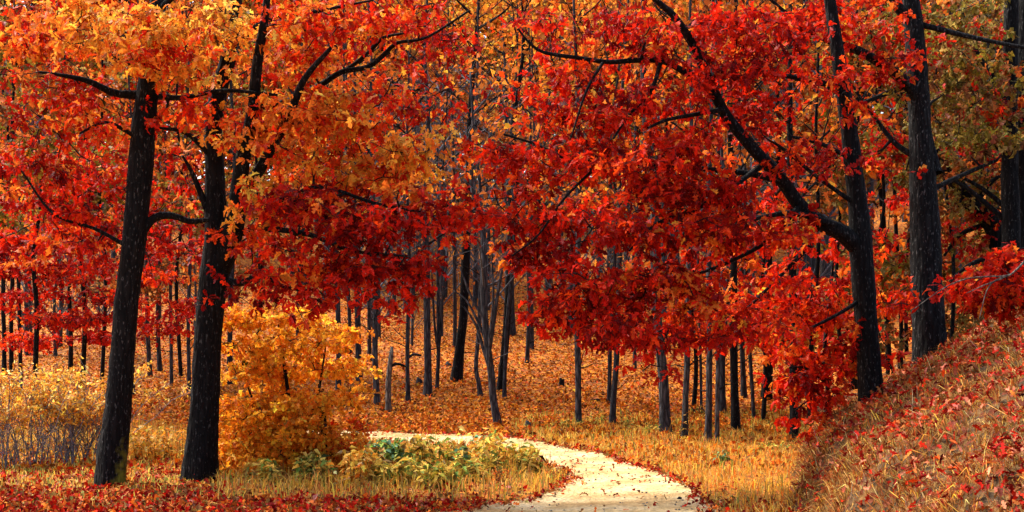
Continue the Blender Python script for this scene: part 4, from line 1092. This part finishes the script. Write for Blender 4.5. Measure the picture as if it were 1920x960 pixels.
Y = rng.uniform(28.5, 33, n); X = rng.uniform(0, 7.5, n)
m = ~on_road(X, Y) & (bank_d(X, Y) < 0) & (nz(X * 1.5, Y * 1.5, 1) + rng.normal(0, .4, n) > .0)
grass('verge_grass', 'thin grass at the feet of the roadside trunks', *filt(X, Y, m), 'weed', .08, .22, .008, .6)

n = 18000
Y = rng.uniform(25.5, 28.9, n); X = (rng.uniform(-60, 560, n) - 960) / F * Y
m = (nz(X * 1.9, Y * 1.9, 3) + rng.normal(0, .5, n) > -.4)
grass('undergrowth', 'tall yellow undergrowth behind the two front oaks hiding the road', *filt(X, Y, m), 'meadow', .18, .50, .009, .8)

# ------------------------------------------------------------------ shrubs and weeds
def shrub(px, py, label, nst, hgt, spread):
    b = hit(px, py)
    T = Tree('shrub', label, b, group='grey-stemmed shrubs at the left edge', cat='shrub')
    q = MB()
    for k in range(nst):
        az = rng.uniform(0, 6.283); rr = spread * rng.random() ** .6
        p0 = np.array([b[0] + rr * math.cos(az), b[1] + rr * math.sin(az) * .6, 0]); p0[2] = gz(p0[0], p0[1]) - .03
        h = hgt * rng.uniform(.65, 1.08)
        lean = np.array([rng.normal(0, .34), rng.normal(0, .25), 0])
        t = np.linspace(0, 1, 6)[:, None]
        P = p0 + np.array([0, 0, h]) * t + lean * h * t ** 1.5 + rng.normal(0, .035, (6, 3)) * t
        tube(q, P, np.linspace(.011, .004, 6), 4)
        for s in range(11):
            f = rng.uniform(.1, .97); a0 = P[min(int(f * 5), 4)]; a0 = a0 + (P[min(int(f * 5) + 1, 5)] - a0) * (f * 5 % 1)
            d = unit(np.array([rng.normal(), rng.normal() * .7, rng.uniform(.3, 1.4)])) * rng.uniform(.12, .38)
            tube(q, np.array([a0, a0 + d * .5 + rng.normal(0, .01, 3), a0 + d]), [.006, .004, .003], 3)
            nl = rng.integers(0, 2) if f < .55 else rng.integers(10, 17)
            pp = a0 + d * rng.uniform(.3, 1.1, (nl, 1)) + rng.normal(0, .03, (nl, 3))
            T.lp.append(pp); T.ld.append(unit(rng.normal(size=(nl, 3)) + np.array([0, 0, .1]))); T.ln.append(np.array([0, -.35, .7]) + rng.normal(0, .45, (nl, 3)))
            T.ll.append(rng.uniform(.05, .10, nl)); T.lc.append(jitter(pick('pale', nl)))
    q.build('stems', M_STEM, T.root, smooth=True, kind='stuff')
    T.finish(M_MAPLE, 'lance', parts=0, crown='leaves', wide=1.8)
shrub(22, 880, 'grey-stemmed shrub with pale yellow leaves cut by the left edge', 34, 1.55, .75)
shrub(100, 872, 'middle grey-stemmed shrub with a dense yellow top', 36, 1.60, .7)
shrub(168, 868, 'grey-stemmed shrub with yellow leaves touching the slanted mossy oak', 28, 1.45, .55)

def weed(px, py, hpx, pal, label, group, nst=7, leafy=1.0, spread=.22, size=.10, kind='lance', cat='weed'):
    b = hit(px, py); h = hpx / F * b[1]
    T = Tree('weed', label, b, group=group, cat=cat)
    q = MB()
    for k in range(nst):
        az = rng.uniform(0, 6.283); rr = spread * rng.random()
        p0 = b + np.array([rr * math.cos(az), rr * math.sin(az), -.03])
        hh = h * rng.uniform(.55, 1.05)
        lean = np.array([rng.normal(0, .2), rng.normal(0, .2), 0])
        t = np.linspace(0, 1, 5)[:, None]
        P = p0 + np.array([0, 0, hh]) * t + lean * hh * t ** 1.6
        tube(q, P, np.linspace(.006, .0025, 5), 3)
        nl = int(16 * leafy * rng.uniform(.6, 1.3))
        if nl:
            f = rng.uniform(.15, 1.02, nl)
            c = p0 + np.array([0, 0, hh]) * f[:, None] + lean * hh * f[:, None] ** 1.6
            aa = rng.uniform(0, 6.283, nl)
            D = np.stack([np.cos(aa), np.sin(aa), rng.uniform(-.5, .35, nl)], 1)
            T.lp.append(c); T.ld.append(D); T.ln.append(np.array([0, -.2, 1]) + rng.normal(0, .35, (nl, 3))); T.ll.append(size * rng.uniform(.6, 1.25, nl)); T.lc.append(jitter(pick(pal, nl)))
    q.build('stems', M_TWIG if pal != 'green' else M_TWIG, T.root, smooth=True, kind='stuff')
    T.finish(M_GRASS, kind, parts=0, crown='leaves', wide=1.5)

WL = ['pale yellow drooping weed in front of the yellow maple', 'second pale yellow drooping weed, right beside the first', 'yellow-green weed right of the blue-green low weed', 'low yellow-green weed behind the broad-leaved green one',
      'tallest yellow weed of the bend, against the far road', 'yellow-green weed just right of the tallest yellow one', 'yellow weed under the lower right edge of the maple', 'low yellow-green weed in front of the blue-green one',
      'yellow-green weed in front of the broad-leaved green one', 'yellow-green weed nearest the tall dry stalks', 'lowest yellow-green weed at the front of the bend', 'yellow-green weed at the foot of the dead stub',
      'yellow-green weed between the drooping weeds and the bend', 'yellow-green weed under the middle of the yellow maple', 'yellow-green weed between the forked oak and the maple']
for k, (px, py, hp) in enumerate(((655, 915, 62), (690, 905, 52), (795, 895, 58), (845, 880, 40), (905, 880, 62), (930, 895, 55), (640, 880, 50), (770, 910, 40), (880, 905, 46), (980, 895, 46), (825, 915, 36), (610, 905, 44), (720, 912, 40), (560, 905, 40), (500, 905, 34))):
    weed(px, py, hp * 1.45, 'pale' if k in (0, 1, 4, 6) else 'weed', WL[k],
         ['drooping yellow weeds', 'yellow-green weeds'][0 if k in (0, 1, 4, 6) else 1], 10, 1.7, .30, .15)
for k, (px, py, hp, lab) in enumerate(((255, 868, 70, 'yellow undergrowth plant touching the right side of the slanted oak'), (285, 862, 66, 'middle yellow undergrowth plant between the two front oaks'), (318, 866, 70, 'yellow undergrowth plant touching the left side of the forked oak'), (270, 850, 62, 'rear yellow undergrowth plant nearer the slanted oak'), (305, 848, 62, 'rear yellow undergrowth plant nearer the forked oak'))):
    weed(px, py, hp, 'pale', lab, 'yellow undergrowth between the front oaks', 12, 1.6, .45, .11)
weed(735, 872, 50, 'green', 'blue-green low leafy weed close to the far stretch of road', None, 12, 1.3, .35, .12, 'plain')
weed(700, 862, 40, 'green', 'small green weed at the end of the yellow maple', None, 10, 1.2, .3, .11, 'plain')
weed(862, 890, 54, 'green', 'green weed with broad leaves in the middle of the bend', None, 8, 1.2, .22, .12, 'plain')
weed(905, 868, 54, 'green', 'green-topped weed beside the tallest yellow weed in the bend', None, 7, 1.1, .2, .11, 'plain')
weed(1350, 870, 30, 'green', 'green weed alone in the golden meadow', None, 8, 1.0, .25, .1)
for px, py, hp, lab in ((1018, 890, 58, 'tall dry brown stalks at the road edge of the bend'), (1060, 900, 32, 'short dry brown tuft at the tip of the bend'), (1000, 895, 40, 'dry stalks between the weeds and the tall stalks'), (940, 910, 44, 'dry rusty stalks in front of the weeds'), (1035, 905, 30, 'low dry tuft by the road between the tall stalks and the tip')):
    weed(px, py, hp, 'hill', lab, 'dry stalks at the tip of the bend', 11, .45, .16, .06)
weed(1352, 925, 22, 'hill', 'small dark dry plant by the right road edge', None, 6, .8, .08, .06)
weed(1283, 826, 55, 'straw', 'tuft of tall dry grass at the foot of a roadside trunk', None, 14, .2, .12, .10)
for px, py in ((1130, 800), (1180, 808), (1060, 805), (1220, 815), (1420, 850), (1460, 845)):
    weed(px, py, 24, 'weed', {1130: 'low greenish weed left of the leafy-stemmed trunk', 1180: 'low greenish weed right of the leafy-stemmed trunk', 1060: 'low greenish weed left of the lone straight trunk', 1220: 'low greenish weed left of the thickest roadside trunk', 1420: 'low greenish weed below the slim left-tilting trunk', 1460: 'low greenish weed nearest the bank corner'}[px], 'low weeds along the far roadside', 8, 1.0, .3, .09)

# ------------------------------------------------------------------ stumps, fallen wood, stones
def stump(px, py, wpx, hpx, label, mat=M_BARK):
    b = hit(px, py); s = b[1] / F
    T = Tree('stump', label, b, bark=mat, cat='stump')
    h = hpx * s
    P = b + np.array([(0, 0, -.1), (0, 0, h * .5), (.01, 0, h * .95), (.015, 0, h)])
    q = MB(); pp, rr = resample(P, np.array([wpx, wpx * .9, wpx * .85, wpx * .7]) * s / 2, .05)
    tube(q, pp, rr, 12, .1, .4, rng.random() * 6, cap=True, ridges=7)
    v = q.v[0]; hi = v[:, 2] > b[2] + h * .85
    v[hi, 2] += rng.normal(0, h * .08, hi.sum())
    q.build('body', mat, T.root, smooth=False)
stump(1053, 724, 11, 13, 'small black stump alone on the open leafy slope')
stump(786, 718, 12, 8, 'low rounded dark stump left of the stout grey trunk', M_BARKB)
stump(990, 804, 12, 13, 'small grey stump near the far roadside below the open slope', M_BARKG)
stump(841, 686, 12, 5, 'flat dark stump on the slope left of the thick black flared tree', M_BARKB)
def log(pts, label):
    b = hit(*pts[0][:2]); T = Tree('fallen_branch', label, b, cat='branch')
    P = []
    for p in pts:
        hh = hit(p[0], p[1]); P.append(hh + np.array([0, 0, p[2] * hh[1] / F / 2 * .7]))
    T.limb('stem', np.array(P), np.array([p[2] for p in pts]) * b[1] / F / 2, 7, .1, step=.12, cap=True)
log([(1105, 752, 4), (1125, 752, 5), (1140, 750, 3)], 'short dark branch lying left of the leafy-stemmed trunk')
log([(1290, 770, 5), (1305, 774, 6), (1322, 776, 4)], 'dark rotten branch lying behind the close-set roadside trunks')
log([(1860, 640, 5), (1890, 622, 6), (1925, 600, 6)], 'pale weathered branch lying along the top of the bank')

def stone(px, py, wpx, label):
    b = hit(px, py); r = wpx * b[1] / F / 2
    th = np.linspace(0, 2 * math.pi, 9, endpoint=False); ph = np.linspace(.05, math.pi - .05, 6)
    V = []; 
    for p_ in ph:
        for t_ in th:
            k = 1 + .18 * math.sin(3 * t_ + p_ * 2) + .12 * math.sin(5 * p_ + t_)
            V.append((r * k * math.sin(p_) * math.cos(t_), r * .8 * k * math.sin(p_) * math.sin(t_), r * .6 * k * math.cos(p_) + r * .3))
    V = np.array(V) + b + np.array([0, 0, .014]); m = 9; t = []
    for i_ in range(5):
        for j_ in range(9):
            a_, b_, c_, d_ = i_ * m + j_, i_ * m + (j_ + 1) % m, (i_ + 1) * m + (j_ + 1) % m, (i_ + 1) * m + j_
            t += [(a_, c_, b_), (a_, d_, c_)]
    q = MB(); q.add(V, t); o = q.build('stone', M_BARKB, smooth=True, origin=b)
    o['label'] = label; o['category'] = 'stone'
stone(1274, 938, 9, 'small dark stone lying near the right edge of the road')

n = 900
s = rng.integers(2, NR - 2, n); f = rng.random(n)[:, None]
PP = e1[s] * (1 - f) + e2[s] * f
PP = PP[(PP[:, 1] > 17) & (PP[:, 1] < 30) & (PP[:, 0] > -5)]
ico = np.array([(1, 0, 0), (0, 1, 0), (-1, 0, 0), (0, -1, 0), (0, 0, .8), (0, 0, -.5)])
it = np.array([(0, 1, 4), (1, 2, 4), (2, 3, 4), (3, 0, 4), (1, 0, 5), (2, 1, 5), (3, 2, 5), (0, 3, 5)])
rr = rng.uniform(.008, .022, (len(PP), 1, 1))
V = np.concatenate([PP, (gz(PP[:, 0], PP[:, 1]) + .016)[:, None]], 1)[:, None, :] + ico[None] * rr * rng.uniform(.7, 1.3, (len(PP), 6, 1))
q = MB(); q.add(V.reshape(-1, 3), (np.arange(len(PP))[:, None, None] * 6 + it).reshape(-1, 3))
o = q.build('gravel', M_STONE, kind='stuff'); o['label'] = 'small pebbles scattered on the sandy road'; o['category'] = 'gravel'
